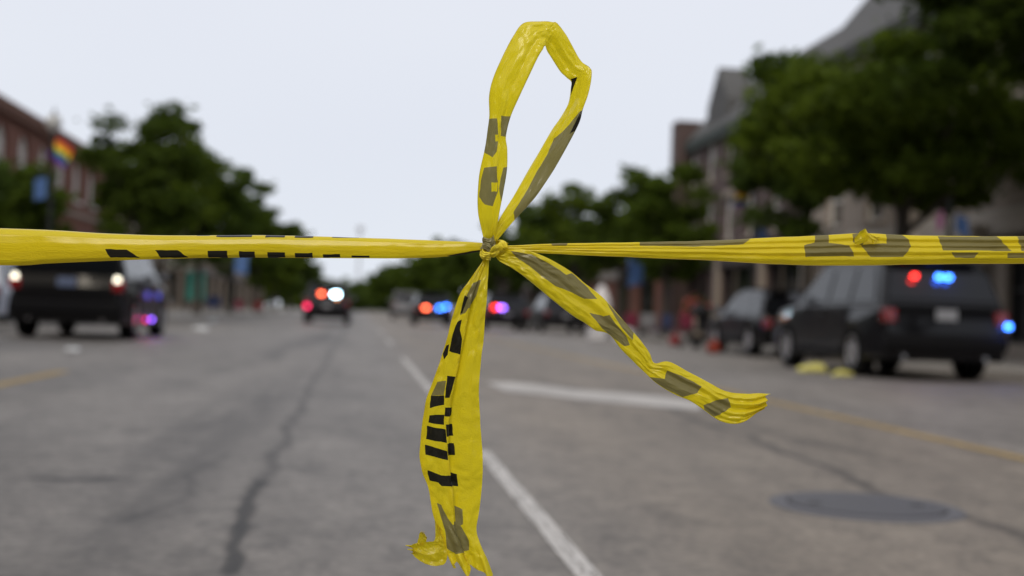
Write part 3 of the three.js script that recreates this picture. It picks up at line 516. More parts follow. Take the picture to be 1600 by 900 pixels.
function stroller(label, x, z, turn, y0, col, top) {
  const o = thing('pushchair', label, 'pushchair', [x, y0, z], turn, 'pushchairs left by the kerb');
  part('seat', rbox(0.42, 0.07, 0.4, 0, 0.5, -0.02, 0.03), cloths[col], o); part('backrest', rbox(0.42, 0.6, 0.06, 0, 0.78, 0.24, 0.03).rotateX(0), cloths[col], o);
  part('canopy', new THREE.SphereGeometry(0.34, 20, 10, 0, Math.PI * 2, 0, Math.PI / 2).scale(0.75, 0.75, 1).translate(0, 0.95, 0.08), top ?? cloths[col], o);
  part('basket', rbox(0.4, 0.16, 0.5, 0, 0.26, 0.02, 0.03), blackPlastic, o);
  part('handle', [rod(V(-0.23, 0.5, 0.2), V(-0.23, 1.05, 0.5), 0.013), rod(V(0.23, 0.5, 0.2), V(0.23, 1.05, 0.5), 0.013), rod(V(-0.23, 1.05, 0.5), V(0.23, 1.05, 0.5), 0.016)], tubeMat, o);
  for (const sx of [-1, 1]) { part('frame_leg', [rod(V(sx * 0.23, 0.5, 0.2), V(sx * 0.23, 0.12, -0.36), 0.013), rod(V(sx * 0.23, 0.6, -0.1), V(sx * 0.23, 0.12, 0.36), 0.013)], tubeMat, o);
    for (const z of [-0.36, 0.36]) part('wheel', new THREE.TorusGeometry(0.095, 0.025, 8, 20).rotateY(Math.PI / 2).translate(sx * 0.25, 0.12, z), tyreMat, o); }
}
function bag(label, col, x, z, y0, s = 1) {
  const o = thing('bag', label, 'bag', [x, y0, z], x);
  const g = new THREE.SphereGeometry(0.3, 20, 14), p = g.attributes.position; for (let i = 0; i < p.count; i++) { const a = p.getX(i), b = p.getY(i), c = p.getZ(i), k = 1 + 0.12 * Math.sin(a * 17 + b * 11) + 0.08 * Math.sin(c * 21); p.setXYZ(i, a * k * 1.15 * s, Math.max(0, (b + 0.22) * k * s), c * k * 0.75 * s); } g.computeVertexNormals();
  part('sack', g, cloths[col], o); part('strap', new THREE.TorusGeometry(0.13 * s, 0.016, 6, 18, Math.PI).translate(0, 0.47 * s, 0), cloths[col], o);
}
const PV = 0.125, whitePlastic = mat(0.62, 0.62, 0.64, 0.5);
campChair('purple', 'purple folding chair under the white parasol', 8.6, -45.5, 2.7, 0.004);
campChair('maroon', 'maroon folding chair between the parasol and white cool boxes', 9.4, -44.6, 2.4, 0.004);
campChair('grey', 'grey folding chair turned aside near the white cool boxes', 9.9, -43.5, 2.9, 0.004);
campChair('maroon', 'maroon folding chair next to the flower planter', 10.1, -39.6, 2.3, 0.004);
campChair('navy', 'navy folding chair at the kerb by the flower planter', 9.9, -41.6, 2.0, 0.004);
campChair('green', 'olive green folding chair behind the red bag', 11.6, -38.2, 2.0, PV);
campChair('black', 'black folding chair behind the orange bag', 9.9, -32.6, 2.2, 0.004);
campChair('grey', 'grey folding chair beside the black pushchair', 10.1, -34.4, 1.6, 0.004);
campChair('blue', 'blue folding chair on the pavement before the teal sign', -7.8, -70, -0.4, PV);
campChair('blue', 'blue folding chair next to another blue one near the teal sign', -7.75, -71.2, -0.3, PV);
campChair('maroon', 'maroon folding chair beyond the two blue ones', -6.9, -76, -0.5, 0.004);
campChair('red', 'bright red folding chair at the kerb before the distant police car', -6.3, -82, -0.3, 0.004);
campChair('black', 'black folding chair behind the bright red one', -6.5, -85, -0.6, 0.004);
cooler('white cool box at the kerb, nearer the hanging tails', 7.75, -41.6, 0.2, 0.004, whitePlastic, whitePlastic);
cooler('white cool box beside another, nearer the flower planter', 8.45, -40.8, -0.1, 0.004, whitePlastic, whitePlastic);
stroller('black pushchair at the kerb beside the orange bag', 9.0, -33.6, 2.2, 0.004, 'black');
bag('bright orange bag on the road beside the black car ahead of the police car', 'orange', 8.25, -29.3, 0.004, 0.55);
bag('red bag on the ground below the flower planter', 'red', 9.3, -37.2, 0.004, 0.55);
{ // parasol
  const o = thing('parasol', 'white parasol half folded above the purple chair', 'parasol', [8.75, 0.004, -46.2]);
  part('pole', new THREE.CylinderGeometry(0.02, 0.02, 1.9, 10).translate(0, 0.95, 0), tubeMat, o);
  const g = new THREE.LatheGeometry([[0.02, 1.95], [0.14, 1.8], [0.3, 1.4], [0.34, 1.05]].map(p => new THREE.Vector2(...p)), 24), p = g.attributes.position;
  for (let i = 0; i < p.count; i++) { const a = Math.atan2(p.getZ(i), p.getX(i)), k = 1 + 0.16 * Math.cos(a * 8); p.setX(i, p.getX(i) * k); p.setZ(i, p.getZ(i) * k); } g.computeVertexNormals();
  part('canopy', g, mat(0.75, 0.73, 0.74, 0.8), o); part('foot', new THREE.CylinderGeometry(0.18, 0.22, 0.08, 20).translate(0, 0.04, 0), blackPlastic, o);
}
{ // planter with pink flowers
  const o = thing('flower_planter', 'tall planter of pink flowers on the pavement behind the red bag', 'planter', [11.35, PV, -42.6]), q = rng(77);
  part('pot', new THREE.LatheGeometry([[0.001, 0], [0.28, 0], [0.34, 0.5], [0.4, 0.72], [0.36, 0.74], [0.001, 0.7]].map(p => new THREE.Vector2(...p)), 24), stone, o);
  const petals = [], leaves = [];
  for (let k = 0; k < 420; k++) { const a = q() * 6.283, v = q(), r = 0.5 * Math.sqrt(q()), s = 0.04 + 0.03 * q(); (q() < 0.45 ? petals : leaves).push(new THREE.PlaneGeometry(s * 2, s * 2).rotateX(q() * 3).rotateY(q() * 6).translate(Math.cos(a) * r, 0.8 + v * 0.75 * (1.1 - r), Math.sin(a) * r)); }
  part('blossoms', petals, mat(0.6, 0.12, 0.14, 0.8), o); part('foliage', leaves, leafMats[1], o);
}
{ // teal board
  const o = thing('sign_board', 'teal upright sign board on the pavement by the shop row', 'sign', [-8.6, PV, -68.5], 0.1);
  part('panel', rbox(0.95, 1.5, 0.05, 0, 1.45, 0, 0.02), mat(0.1, 0.46, 0.37, 0.6), o);
  for (const s of [-1, 1]) { part('post', rbox(0.06, 2.25, 0.06, s * 0.52, 1.12, 0, 0.01), postMat, o); part('foot', rbox(0.08, 0.05, 0.6, s * 0.52, 0.025, 0, 0.01), postMat, o); }
}
{ // distant mast
  const o = thing('radio_mast', 'thin grey mast far off above the road end', 'mast', [-1.2, -0.05, -420]);
  part('shaft', new THREE.CylinderGeometry(0.25, 0.5, 27, 10).translate(0, 13.5, 0), mat(0.4, 0.41, 0.44, 0.8), o);
  part('antenna', [box(2.2, 1.6, 2.2, 0, 26.6, 0)], mat(0.4, 0.41, 0.44, 0.8), o);
}
// litter: crumpled paper
function litter(label, x, z, r, m, y0 = 0.004, seed = 1) {
  const q = rng(seed), g = new THREE.IcosahedronGeometry(r, 3), p = g.attributes.position;
  for (let i = 0; i < p.count; i++) { const a = p.getX(i), b = p.getY(i), c = p.getZ(i), k = 0.75 + 0.5 * vnoise(a / r * 2.1 + seed, c / r * 2.1 + b / r * 1.7); p.setXYZ(i, a * k * 1.5, Math.max(0, b * k * 0.55 + r * 0.3), c * k); }
  g.computeVertexNormals(); const o = new THREE.Mesh(g, m); o.name = numbered('paper_litter'); o.position.set(x, y0, z); o.userData = { label, category: 'litter', group: 'litter left on the street' }; scene.add(o);
}
const yellowPaper = mat(0.62, 0.58, 0.16, 0.8), whitePaper = mat(0.62, 0.64, 0.66, 0.8);
litter('crumpled yellow litter beside the near police car between its wheels', 7.2, -19.7, 0.16, yellowPaper, 0.004, 3);
litter('small yellow litter beside the rear wheel of the near police car', 7.25, -18.6, 0.1, yellowPaper, 0.004, 4);
litter('white paper scrap on the road below the large black SUV', -3.87, -18, 0.065, whitePaper, 0.004, 5);
litter('white paper pile on the road before the teal sign', -4.1, -34, 0.13, whitePaper, 0.004, 6);
litter('white paper scrap at the kerb near the bright red chair', -5.6, -50, 0.12, whitePaper, 0.004, 7);

// ---------------------------------------------------------------- the barrier tape: film ribbons tied in a loop knot, in millimetre-scale units about the knot
const U = 0.0007, KX = 768, KY = 384; // one drawing unit is 0.7 mm; the drawing's origin lies at (KX, KY)
const tape = thing('barrier_tape', 'yellow plastic police barrier tape tied in a loose loop knot across the street', 'barrier tape', [0.1392, 0.8139, -1.392]);
tape.rotation.order = 'YXZ'; tape.rotation.set(R(1.17), R(-6.7), R(2.2));

const crom = (a, b, c, d, t) => 0.5 * (2 * b + (c - a) * t + (2 * a - 5 * b + 4 * c - d) * t * t + (3 * b - a - 3 * c + d) * t * t * t);
function along(st, s) { // station values at s in 0..1
  const n = st.length - 1, f = clamp(s) * n, i = Math.min(n - 1, Math.floor(f)), t = f - i, P = k => st[clamp(k, 0, n)];
  return st[0].map((_, k) => crom(P(i - 1)[k], P(i)[k], P(i + 1)[k], P(i + 2)[k], t));
}
function alongLin(pr, t) { let i = 0; while (i < pr.length - 2 && t > pr[i + 1][0]) i++; const k = clamp((t - pr[i][0]) / (pr[i + 1][0] - pr[i][0])), e = k * k * (3 - 2 * k) * 0.5 + k * 0.5; return [mix(pr[i][1], pr[i + 1][1], e), mix(pr[i][2], pr[i + 1][2], e)]; }
const FILM = '#f2e01a', INK = '#1a190d', BACK = '#8b8450'; // the film, its print, and the print seen through the film from behind

/* st: stations [Ax, Ay, Bx, By, z, fold]; pr: cross section [t, a, b]; front: ranges of t seen from the front, with the a they cover; inks: [colour, [[x, y] ...]] */
function ribbon(name, st, pr, o) {
  const n = o.n ?? 160, m = o.m ?? 28, seed = o.seed ?? 1, pos = [], uv = [], idx = [];
  const at = (s, t) => {
    const [ax, ay, bx, by, z0, fold, tw = 0] = along(st, s), [a, b] = alongLin(pr, t), w = Math.hypot(bx - ax, by - ay), k = Math.min(1, w / 45) * fold;
    let x = ax + (bx - ax) * a, y = ay + (by - ay) * a, z = z0 + b * k + tw * (0.5 - a);
    const amp = o.wrinkle ?? 1, L = o.len / 40;
    z += amp * (3.0 * (fbm(s * L * 1.0 + seed, t * 2.2, 3) - 0.5) * 2 + 2.2 * (o.pleat ?? 0.35) * (fbm(s * L * 0.35 + seed * 3, t * 9 + s * 3, 2) - 0.5) * 2 + (o.crease ?? 1.6) * Math.abs(fbm(s * L * 1.3 + t * 4 + seed, t * 5 - s * L, 2) - 0.5) * 2);
    const e = amp * 0.9 * (vnoise(s * L * 2 + seed * 7, t < 0.5 ? 1 : 9) - 0.5); x += e * (bx - ax) / (w + 1); y += e * (by - ay) / (w + 1);
    if (o.crumple) { const e = smooth(o.crumple[0], 1, s); z += e * o.crumple[1] * (Math.sin(t * 31 + 5 * vnoise(s * 9, t * 3)) + 0.7 * (fbm(s * 40, t * 12 + seed, 3) - 0.5) * 2); }
    if (o.jag && s > 0.94) { const j = o.jag * smooth(0.94, 1, s) * (vnoise(t * 5.3 + seed, 2) * 1.7 + 0.3 * vnoise(t * 19, seed) - 1); x += j * o.dir[0]; y += j * o.dir[1]; z += 3 * Math.sin(t * 23); }
    return [x, y, z];
  };
  for (let i = 0; i <= n; i++) for (let j = 0; j <= m; j++) { const s = i / n, t = j / m, [x, y, z] = at(s, t); pos.push((x - KX) * U, (KY - y) * U, z * U); uv.push(s, t); }
  for (let i = 0; i < n; i++) for (let j = 0; j < m; j++) { const a = i * (m + 1) + j, b = a + m + 1; idx.push(a, b, a + 1, b, b + 1, a + 1); }
  const g = new THREE.BufferGeometry(); g.setAttribute('position', new THREE.Float32BufferAttribute(pos, 3)); g.setAttribute('uv', new THREE.Float32BufferAttribute(uv, 2)); g.setIndex(idx); g.computeVertexNormals();
  // the print, laid out along and across the film
  const inv = (x, y, s0 = 0, s1 = 1) => {
    let best = 1e9, bs = 0, ba = 0;
    for (let i = Math.round(900 * s0); i <= 900 * s1; i++) { const [ax, ay, bx, by] = along(st, i / 900), dx = bx - ax, dy = by - ay, q = ((x - ax) * dx + (y - ay) * dy) / (dx * dx + dy * dy + 1e-6), c = clamp(q, -0.05, 1.05), d = Math.hypot(x - ax - c * dx, y - ay - c * dy); if (d < best) { best = d; bs = i / 900; ba = c; } }
    const rg = o.front.find(r => ba <= r[2]) ?? o.front[o.front.length - 1]; let bt = rg[0], bd = 1e9;
    for (let i = 0; i <= 60; i++) { const t = mix(rg[0], rg[1], i / 60), d = Math.abs(alongLin(pr, t)[0] - ba); if (d < bd) { bd = d; bt = t; } }
    return [bs, bt];
  };
  const cv = document.createElement('canvas'); cv.width = o.tw ?? 1024; cv.height = 256; const c = cv.getContext('2d');
  c.fillStyle = o.film ?? FILM; c.fillRect(0, 0, cv.width, cv.height);
  for (const [col, poly, s0, s1] of o.inks ?? []) {
    const P = []; poly.forEach((p, i) => { const q = poly[(i + 1) % poly.length], k = Math.max(1, Math.ceil(Math.hypot(q[0] - p[0], q[1] - p[1]) / 8)); for (let e = 0; e < k; e++) P.push(inv(mix(p[0], q[0], e / k), mix(p[1], q[1], e / k), s0, s1)); });
    c.fillStyle = col; c.beginPath(); P.forEach(([s, t], i) => i ? c.lineTo(s * cv.width, (1 - t) * cv.height) : c.moveTo(s * cv.width, (1 - t) * cv.height)); c.closePath(); c.fill(); c.strokeStyle = col; c.lineWidth = 2.5; c.lineJoin = 'round'; c.stroke();
  }
  const q = rng(seed * 91); // scuffs and small ink losses
  for (let k = 0; k < 260; k++) { const x = q() * cv.width, y = q() * cv.height; c.globalAlpha = 0.1 + 0.12 * q(); c.fillStyle = q() < 0.5 ? '#b9a81a' : '#f2e650'; c.fillRect(x, y, 6 + 60 * q() * q(), 0.6 + 1.6 * q()); } c.globalAlpha = 1;
  for (const [col, s0, s1, t0, t1] of o.raw ?? []) { c.fillStyle = col; c.fillRect(s0 * cv.width, (1 - t1) * cv.height, (s1 - s0) * cv.width, (t1 - t0) * cv.height); }
  const map = new THREE.CanvasTexture(cv); map.colorSpace = THREE.SRGBColorSpace; map.anisotropy = 8; map.magFilter = THREE.LinearFilter;
  const film = new THREE.MeshPhysicalMaterial({ map, roughness: 0.8, transmission: o.through ?? 0.46, thickness: 0, clearcoat: 0.8, clearcoatRoughness: 0.18, specularIntensity: 0.3, side: THREE.DoubleSide, bumpMap: filmBump, bumpScale: 0.0006 });
  return part(name, g, film, tape, o.label);
}
const filmBump = dataTex(256, 256, (i, j) => { const v = 0.6 * fbm(i / 26, j / 7, 4) + 0.4 * vnoise(i / 5, j / 3); return [v, v, v]; }, false);
filmBump.repeat.set(6, 1);
const rect = (x0, y0, x1, y1, k = 0) => [[x0 + k, y0], [x1 + k, y0], [x1, y1], [x0, y1]];

// taut strand running off to the left
{
  const st = [[-3400, 250, -3400, 330, 300, 1], [-1700, 305, -1700, 372, 150, 1], [-700, 335, -700, 398, 40, 1], [-300, 346, -300, 408, 12, 1]];
  for (const [x, a, b] of [[0, 356, 415], [80, 359, 412], [160, 364, 408.5], [240, 367, 405.5], [320, 367.5, 403.5], [400, 367, 403], [480, 368.5, 403.5], [560, 371, 404], [620, 373, 404], [680, 375.5, 402.5], [720, 377, 398.5], [745, 378.5, 394], [764, 380, 391]]) st.push([x, a, x, b, 0, 1]);
  const pr = [[0, 0.82, -9], [0.12, 0.5, -11], [0.26, 0.12, -9], [0.34, 0, -3], [0.4, 0.04, 5], [0.5, 0.18, 12.5], [0.62, 0.4, 16], [0.75, 0.64, 17], [0.88, 0.89, 14.5], [0.95, 1, 8], [1, 0.98, 2]];
  const ink = [];
  for (const [a, b, y] of [[308, 327, 368.6], [340, 394, 370.5], [417, 445, 371], [462, 489, 371.6], [521, 560, 371.6]]) ink.push([INK, [[a, y - 6], [b, y - 6], [b, y], [a, y]]]);
  for (const [a, b, y, k] of [[170, 202, 390.5, 18], [248, 280, 391.5, 16], [328, 357, 392.5, 0], [377, 400, 393.5, 0], [421, 447, 395, 0], [463, 490, 396, 0], [507, 532, 398, 0], [551, 578, 400, 0]]) ink.push([INK, [[a, y], [b, y], [b + k, 402.5], [a + k * 0.4, 402.5]]]);
  ink.push([INK, [[700, 400], [735, 393], [750, 391], [750, 395], [716, 402]]]);
  ribbon('taut_strand', st, pr, { n: 260, m: 36, len: 900, seed: 3, wrinkle: 0.3, pleat: 0.6, tw: 2048, front: [[0.34, 0.95, 2]], inks: ink, label: 'strand pulled tight, folded lengthwise with letter tops along its edges' });
}
// taut strand running off to the right, bunched in long pleats
{
  const st = [[772, 383, 772, 391, 0, 1]];
  for (const [x, a, b] of [[800, 383.5, 393.5], [850, 381, 396], [900, 379.8, 398.5], [960, 379, 401], [1020, 378, 403.5], [1080, 376.5, 406], [1140, 374.5, 409], [1200, 371, 412.5], [1250, 369, 414.5], [1300, 366.5, 415.2], [1345, 364, 415], [1400, 366.5, 414.2], [1450, 368, 413.4], [1520, 368.8, 412.6], [1600, 369, 412.2]]) st.push([x, a, x, b, 0, 1]);
  st.push([1900, 366, 1900, 412, 8, 1], [2300, 360, 2300, 414, 60, 1], [3200, 330, 3200, 410, 160, 1], [4800, 260, 4800, 345, 320, 1]);
  const pr = [[0, 0.75, -9], [0.1, 0.3, -10], [0.18, 0.03, -5], [0.24, 0, 0], [0.32, 0.14, 6], [0.38, 0.24, 4], [0.46, 0.36, 9], [0.52, 0.44, 6.5], [0.62, 0.58, 11], [0.7, 0.68, 8], [0.8, 0.82, 9], [0.9, 0.96, 4], [0.95, 1, -1], [1, 0.95, -6]];
  const G = BACK, D = BACK;
  const ink = [
    [G, [[1255, 384], [1272, 379], [1274, 367], [1294, 367], [1293, 380], [1325, 384], [1332, 400], [1257, 401]]],
    [G, [[1344, 383], [1384, 381], [1384, 366], [1408, 367], [1418, 376], [1420, 386], [1408, 401], [1358, 401], [1350, 392]]],
    [D, [[1332, 366], [1344, 364], [1350, 376], [1345, 383], [1332, 378]]],
    [G, [[1465, 370], [1556, 370], [1574, 392], [1471, 391]]], [D, [[1484, 395], [1524, 395], [1518, 403], [1490, 403]]],
    [G, [[1590, 370], [1680, 370], [1680, 392], [1596, 392]]], [D, rect(1572, 396, 1620, 403)],
    [BACK, [[1000, 377], [1172, 373], [1160, 382], [1090, 385], [1000, 384]]], [BACK, [[862, 381], [886, 380], [884, 384], [864, 384]]],
  ];
  ribbon('taut_strand', st, pr, { n: 260, m: 44, len: 900, seed: 8, pleat: 1.3, wrinkle: 0.55, tw: 2048, front: [[0.24, 0.95, 2]], inks: ink, label: 'strand pulled tight and pleated, with grey print on it' });
  // torn nub on the strand
  ribbon('torn_edge', [[1332, 372, 1332, 384, 12, 1], [1340, 362, 1345, 380, 15, 1], [1347, 358, 1353, 377, 17, 1], [1352, 365, 1360, 380, 16, 1], [1358, 368, 1366, 379, 14, 1], [1366, 371, 1370, 377, 12, 1]], [[0, 0, 3], [0.3, 0.2, -2], [0.6, 0.6, 3], [1, 1, -1]], { n: 30, m: 10, len: 220, seed: 21, wrinkle: 1.4, front: [[0, 1, 2]], jag: 6, dir: [1, -0.5] });
}
// the loop above the knot
{
  const st = [[757, 380, 771, 380, 2, 0.5, 0], [753, 362, 775, 364, 4, 0.7, 0], [747, 334, 781, 330, 8, 1, 2], [746.5, 305, 787, 298, 11, 1, 4], [749, 272, 792, 266, 12, 1, 5], [757, 236, 792.5, 236, 12, 0.9, 4], [761, 212, 791, 213, 12, 0.8, 3], [764.5, 184, 798, 183, 12, 1, 0], [764, 152, 813, 150, 12, 1, -4], [770, 124, 826, 122, 10, 1, -6], [786, 86, 841, 90, 7, 1, -8], [803, 54, 848, 79, 4, 0.9, -8], [818, 35, 850, 74, 1, 0.8, -8], [845, 32, 852, 72.5, -2, 0.7, -6], [863, 33, 853, 73, -5, 0.5, 0], [871, 35, 856, 78, -10, 0.9, 14], [885, 53, 866, 92, -14, 1, 16], [898, 76, 876, 108, -15, 1, 14], [909, 94, 885, 118, -13, 0.8, 10], [922, 105, 893, 124, -10, 0.6, 14], [924.5, 118, 893, 133, -9, 0.8, 22], [920, 145, 889, 158, -8, 1, 26], [911, 170, 877, 180, -8, 1, 28], [905, 192, 863, 200, -8, 1, 28], [885, 231, 843, 235, -7, 1, 28], [859, 276, 823, 269, -6, 1, 26], [836, 309, 803, 304, -4, 1, 22], [806, 342, 784, 335, -2, 0.8, 14], [785, 366, 772, 360, 0, 0.6, 6], [772, 382, 766, 378, 1, 0.5, 0]];
  const pr = [[0, 0.015, -6], [0.05, 0, -2], [0.2, 0.17, 4], [0.42, 0.42, 7], [0.6, 0.6, 4.5], [0.68, 0.68, 1.5], [0.78, 0.78, 4.5], [0.94, 0.98, 3], [1, 1, -2]];
  const B = BACK, P = BACK;
  const ink = [
    [B, [[760, 188], [777, 188], [779, 215], [776, 238], [770, 247], [758, 240], [758, 215]]], [B, [[783, 184], [799, 184], [794, 203], [790, 215], [783, 214]]], [FILM, rect(774, 213, 778.5, 222)],
    [B, [[757, 264], [776, 262], [778, 300], [770, 322], [758, 320], [749, 309], [752, 285]]], [FILM, rect(768.5, 287, 777, 300)], [B, [[786, 264], [793, 262], [789, 296], [783, 315], [780, 295]]],
    [B, [[753, 345], [776, 342], [774, 366], [756, 366]]],
    [INK, [[893, 121], [902, 119], [897, 133], [893, 146]]],
    [P, [[907, 174], [908, 188], [884, 233], [859, 278], [836, 310], [805, 344], [803, 330], [822, 300], [838, 270], [856, 240], [866, 216], [885, 200]]],
    [INK, [[911, 168], [908, 188], [898, 205], [890, 209]]],
  ];
  ink.forEach((k, i) => i < 6 ? k.push(0, 0.42) : k.push(0.6, 1));
  ribbon('loop', st, pr, { n: 260, m: 26, len: 800, seed: 5, crease: 4.5, wrinkle: 0.7, tw: 2048, front: [[0, 1, 2]], inks: ink, label: 'upright loop of tape above the knot' });
}
// the tail hanging straight down
{
  const st = [[757, 396, 766, 396, 4, 0.4], [752, 411, 764, 411, 6, 0.5], [734, 437, 762.5, 440, 8, 0.8], [719, 460, 761, 466, 9, 1], [708, 493, 757.5, 500, 9, 1], [699, 526, 756, 530, 8, 1], [689, 561, 752.5, 560, 7, 1], [677, 594, 748.5, 605, 6, 1], [666, 624, 749, 632, 5, 1], [661, 652, 750.5, 656, 4, 1], [656.5, 690, 752.5, 684, 4, 1], [655.5, 715, 754, 715, 4, 1], [660, 738, 754, 745, 3, 1], [669, 762, 752, 770, 2, 1], [674, 790, 748.5, 798, 2, 1], [680, 815, 744.5, 826, 3, 1], [690, 840, 750, 846, 4, 1], [698, 862, 760, 870, 5, 1], [708, 884, 768, 888, 6, 1]];
  const pr = [[0, 0.07, -7], [0.05, 0.01, -3], [0.09, 0, 1], [0.28, 0.22, 6], [0.44, 0.42, 8.5], [0.5, 0.475, 7.5], [0.53, 0.47, 3], [0.57, 0.43, -1], [0.62, 0.47, -1.5], [0.74, 0.64, 2], [0.88, 0.84, 4], [1, 1, -1]];
  const O = BACK, K = INK;
  const ink = [
    [K, [[722, 500], [716, 503], [708, 522], [703, 548], [720, 553], [722, 530], [719, 515]]], [K, [[698, 540], [702, 538], [700, 553], [695, 560], [693, 552]]], [BACK, [[740, 442], [752, 438], [744, 462], [728, 488], [720, 492], [727, 468]]], [K, [[727, 462], [732, 465], [723, 488], [720, 490]]],
    [K, [[700, 587], [712, 588], [703, 620], [697, 620]]], [BACK, [[685, 596], [697, 594], [694, 616], [675, 617]]],
    [K, [[675, 618], [694, 617], [694, 631], [673, 636]]], [K, rect(695.5, 636, 704, 649, 1)], [K, [[672, 648], [694, 647], [694, 662], [671, 659]]], [K, [[669, 665], [697, 670], [698, 690], [667, 685]]], [K, rect(699, 662, 707.5, 680, -1)], [K, [[665, 694], [699, 703], [700, 717], [666, 709]]], [K, rect(701.5, 692, 710, 710, -1)],
    [K, [[669, 734], [690, 741], [704, 742], [705, 738], [713, 740], [715, 759], [691, 757], [686, 752], [672, 750]]],
    [O, [[684, 785], [690, 788], [700, 808], [708, 818], [714, 814], [722, 824], [733, 843], [733, 858], [712, 863], [699, 855], [697, 830]]], [O, [[710, 790], [722, 795], [723, 818], [714, 822], [711, 808]]],
  ];
  ribbon('hanging_tail', st, pr, { n: 220, m: 40, len: 500, seed: 9, pleat: 0.5, crease: 6, wrinkle: 0.9, tw: 2048, front: [[0.09, 0.5, 0.472], [0.6, 1, 2]], inks: ink, jag: 15, crumple: [0.8, 3.4], dir: [0.25, 1], label: 'frayed tail hanging straight down with black letter strokes' });
  // frayed flap turned out to the side
  ribbon('frayed_flap', [[680, 812, 690, 824, 5, 1], [681, 834, 698, 842, 7, 1], [678, 843, 700, 862, 9, 1], [668, 843, 694, 879, 11, 1], [658, 845, 668, 879, 12, 1], [649, 846, 650, 868, 12, 1], [643, 850, 645, 862, 10, 1]], [[0, 0, 4], [0.3, 0.3, -3], [0.55, 0.52, 4], [0.8, 0.8, -2], [1, 1, 2]], { n: 50, m: 18, len: 330, seed: 14, crease: 6, through: 0.6, wrinkle: 0.9, front: [[0, 1, 2]], jag: 12, dir: [-1, -0.2] });
  ribbon('frayed_flap', [[652, 848, 662, 850, 12, 1], [655, 838, 667, 842, 13, 1], [656, 832, 668, 837, 14, 1], [659, 827, 664, 830, 15, 1]], [[0, 0, 2], [0.5, 0.5, -2], [1, 1, 2]], { n: 20, m: 8, len: 200, seed: 15, crease: 5, through: 0.6, wrinkle: 0.9, front: [[0, 1, 2]], jag: 5, dir: [0.3, -1] });
}
// the tail blown out to the side
{
  const st = [[770, 390, 772, 396, 3, 0.4], [787, 390, 780, 408, 7, 0.7], [812, 389, 800, 420, 10, 1], [838, 396, 820, 434, 12, 1], [864, 408, 843, 453, 13, 1], [891, 424, 866, 473, 14, 1], [915, 444, 891, 492, 14, 1], [940, 464, 912, 505, 14, 1], [962, 488, 928, 516, 14, 1], [986, 516, 950, 522, 14, 1], [1002, 534, 968, 545, 14, 1], [1014, 552, 988, 565, 14, 1], [1021, 566, 1006, 582, 15, 0.7], [1043, 564, 1026, 600, 17, 1], [1074, 580, 1052, 616, 18, 1], [1102, 595, 1078, 627, 18, 1], [1130, 609, 1097, 640, 18, 1], [1160, 613.5, 1122, 657, 18, 1], [1186, 612.5, 1152, 661, 18, 1], [1197, 613, 1184, 643, 18, 1]];
  const pr = [[0, 0.02, -4], [0.06, 0, 1], [0.2, 0.17, 5], [0.36, 0.34, 6.5], [0.46, 0.45, 3], [0.54, 0.53, 3.5], [0.7, 0.7, 6], [0.86, 0.86, 4], [0.95, 0.96, 1], [1, 0.98, -3]];
  const O = BACK, O2 = BACK;
  const ink = [
    [O, [[798, 393], [830, 398], [870, 420], [884, 430], [893, 427], [913, 446], [931, 467], [912, 467], [893, 457], [868, 447], [846, 431], [828, 416], [806, 402]]],
    [O, [[920, 489], [942, 494], [950, 492], [962, 508], [976, 524], [982, 538], [974, 540], [955, 526], [938, 510]]], [O, [[948, 474], [962, 490], [988, 518], [986, 530], [970, 512]]],
    [O2, [[1040, 578], [1062, 586], [1092, 602], [1086, 612], [1064, 619], [1030, 602], [1014, 588], [1036, 590]]],
    [BACK, [[1096, 631], [1120, 622], [1134, 620], [1138, 634], [1126, 642], [1112, 650], [1100, 646]]],
  ];
  ribbon('blown_tail', st, pr, { n: 220, m: 30, len: 600, seed: 11, pleat: 0.7, crease: 5, wrinkle: 0.8, tw: 2048, front: [[0.06, 0.95, 2]], inks: ink, jag: 6, crumple: [0.74, 3.2], dir: [0.9, 0.3], label: 'tail blown out sideways with olive print patches' });
}
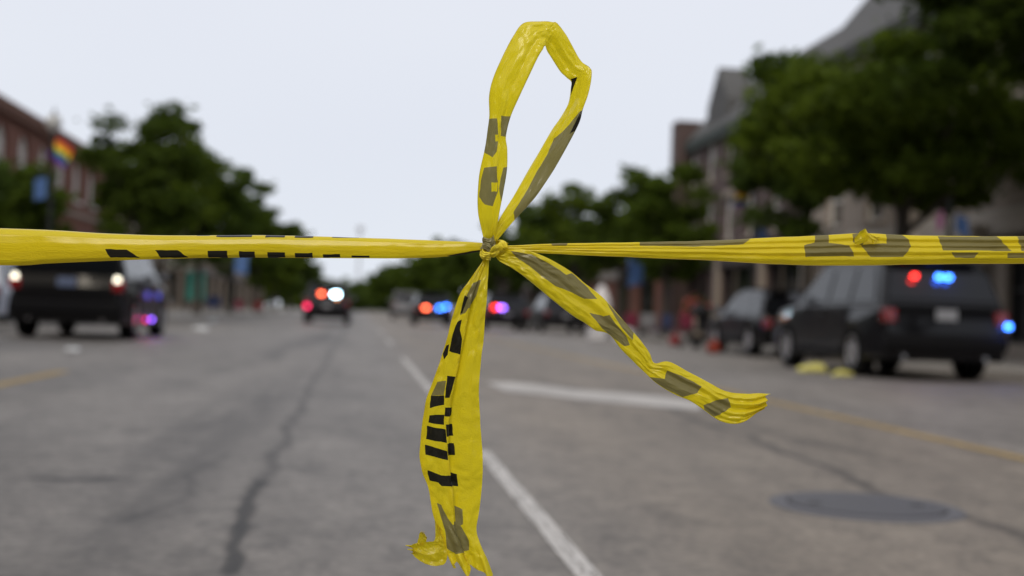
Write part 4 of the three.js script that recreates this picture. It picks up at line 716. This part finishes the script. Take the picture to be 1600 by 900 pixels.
// the knot: tight wraps of bunched film
{
  const film = new THREE.MeshPhysicalMaterial({ color: new THREE.Color(FILM), roughness: 0.8, transmission: 0.25, thickness: 0, clearcoat: 0.5, clearcoatRoughness: 0.3, side: THREE.DoubleSide });
  const dark = new THREE.MeshPhysicalMaterial({ color: new THREE.Color(BACK), roughness: 0.8, transmission: 0.2, thickness: 0, clearcoat: 0.6, clearcoatRoughness: 0.25, side: THREE.DoubleSide });
  const wrap = (cx, cy, cz, rx, ry, rz, turn, w, seed, m) => { // a crumpled band wound round the strands
    const n = 70, k = 12, pos = [], idx = [], uv = [];
    for (let i = 0; i <= n; i++) for (let j = 0; j <= k; j++) {
      const a = i / n * 6.283, t = j / k - 0.5, f = 1 + 0.22 * (fbm(Math.cos(a) * 2 + seed, Math.sin(a) * 2 + t * 4, 3) - 0.5) * 2, p = V(Math.cos(a) * rx * f, t * w + 1.6 * Math.sin(a * 3 + seed), Math.sin(a) * rz * f + (1 - 4 * t * t) * 2.2 * Math.sin(a) + 1.1 * Math.sin(t * 26 + a * 2));
      p.y *= ry; p.applyEuler(new THREE.Euler(turn[0], turn[1], turn[2])); pos.push((cx + p.x - KX) * U, (KY - cy + p.y) * U, (cz + p.z) * U); uv.push(i / n, j / k);
    }
    for (let i = 0; i < n; i++) for (let j = 0; j < k; j++) { const a = i * (k + 1) + j, b = a + k + 1; idx.push(a, b, a + 1, b, b + 1, a + 1); }
    const g = new THREE.BufferGeometry(); g.setAttribute('position', new THREE.Float32BufferAttribute(pos, 3)); g.setAttribute('uv', new THREE.Float32BufferAttribute(uv, 2)); g.setIndex(idx); g.computeVertexNormals();
    return part('knot_wrap', g, m, tape);
  };
  wrap(764, 377, 6, 9, 1, 9, [0.3, 0, 0.2], 15, 1, dark);
  wrap(763, 387, 8, 10, 1, 10, [0.2, 0, -0.5], 12, 2, dark);
  wrap(773, 387, 11, 13, 1, 9, [0.3, 0.2, 0.75], 9, 3, film);
  wrap(781, 386, 9, 10, 1, 9, [0.1, 0.3, 1.2], 10, 4, film);
  wrap(760, 397, 9, 9, 1, 9, [0.35, 0, -0.35], 13, 5, film);
  wrap(771, 393, 8, 13, 1, 10, [0.4, 0, 0.25], 8, 6, film);
  wrap(788, 385, 10, 6, 1, 6, [0.2, 0, 1.4], 8, 7, film);
}

scene.traverse(o => { if (o.isMesh) { o.castShadow = true; o.receiveShadow = true; } });
renderer.render(scene, camera);
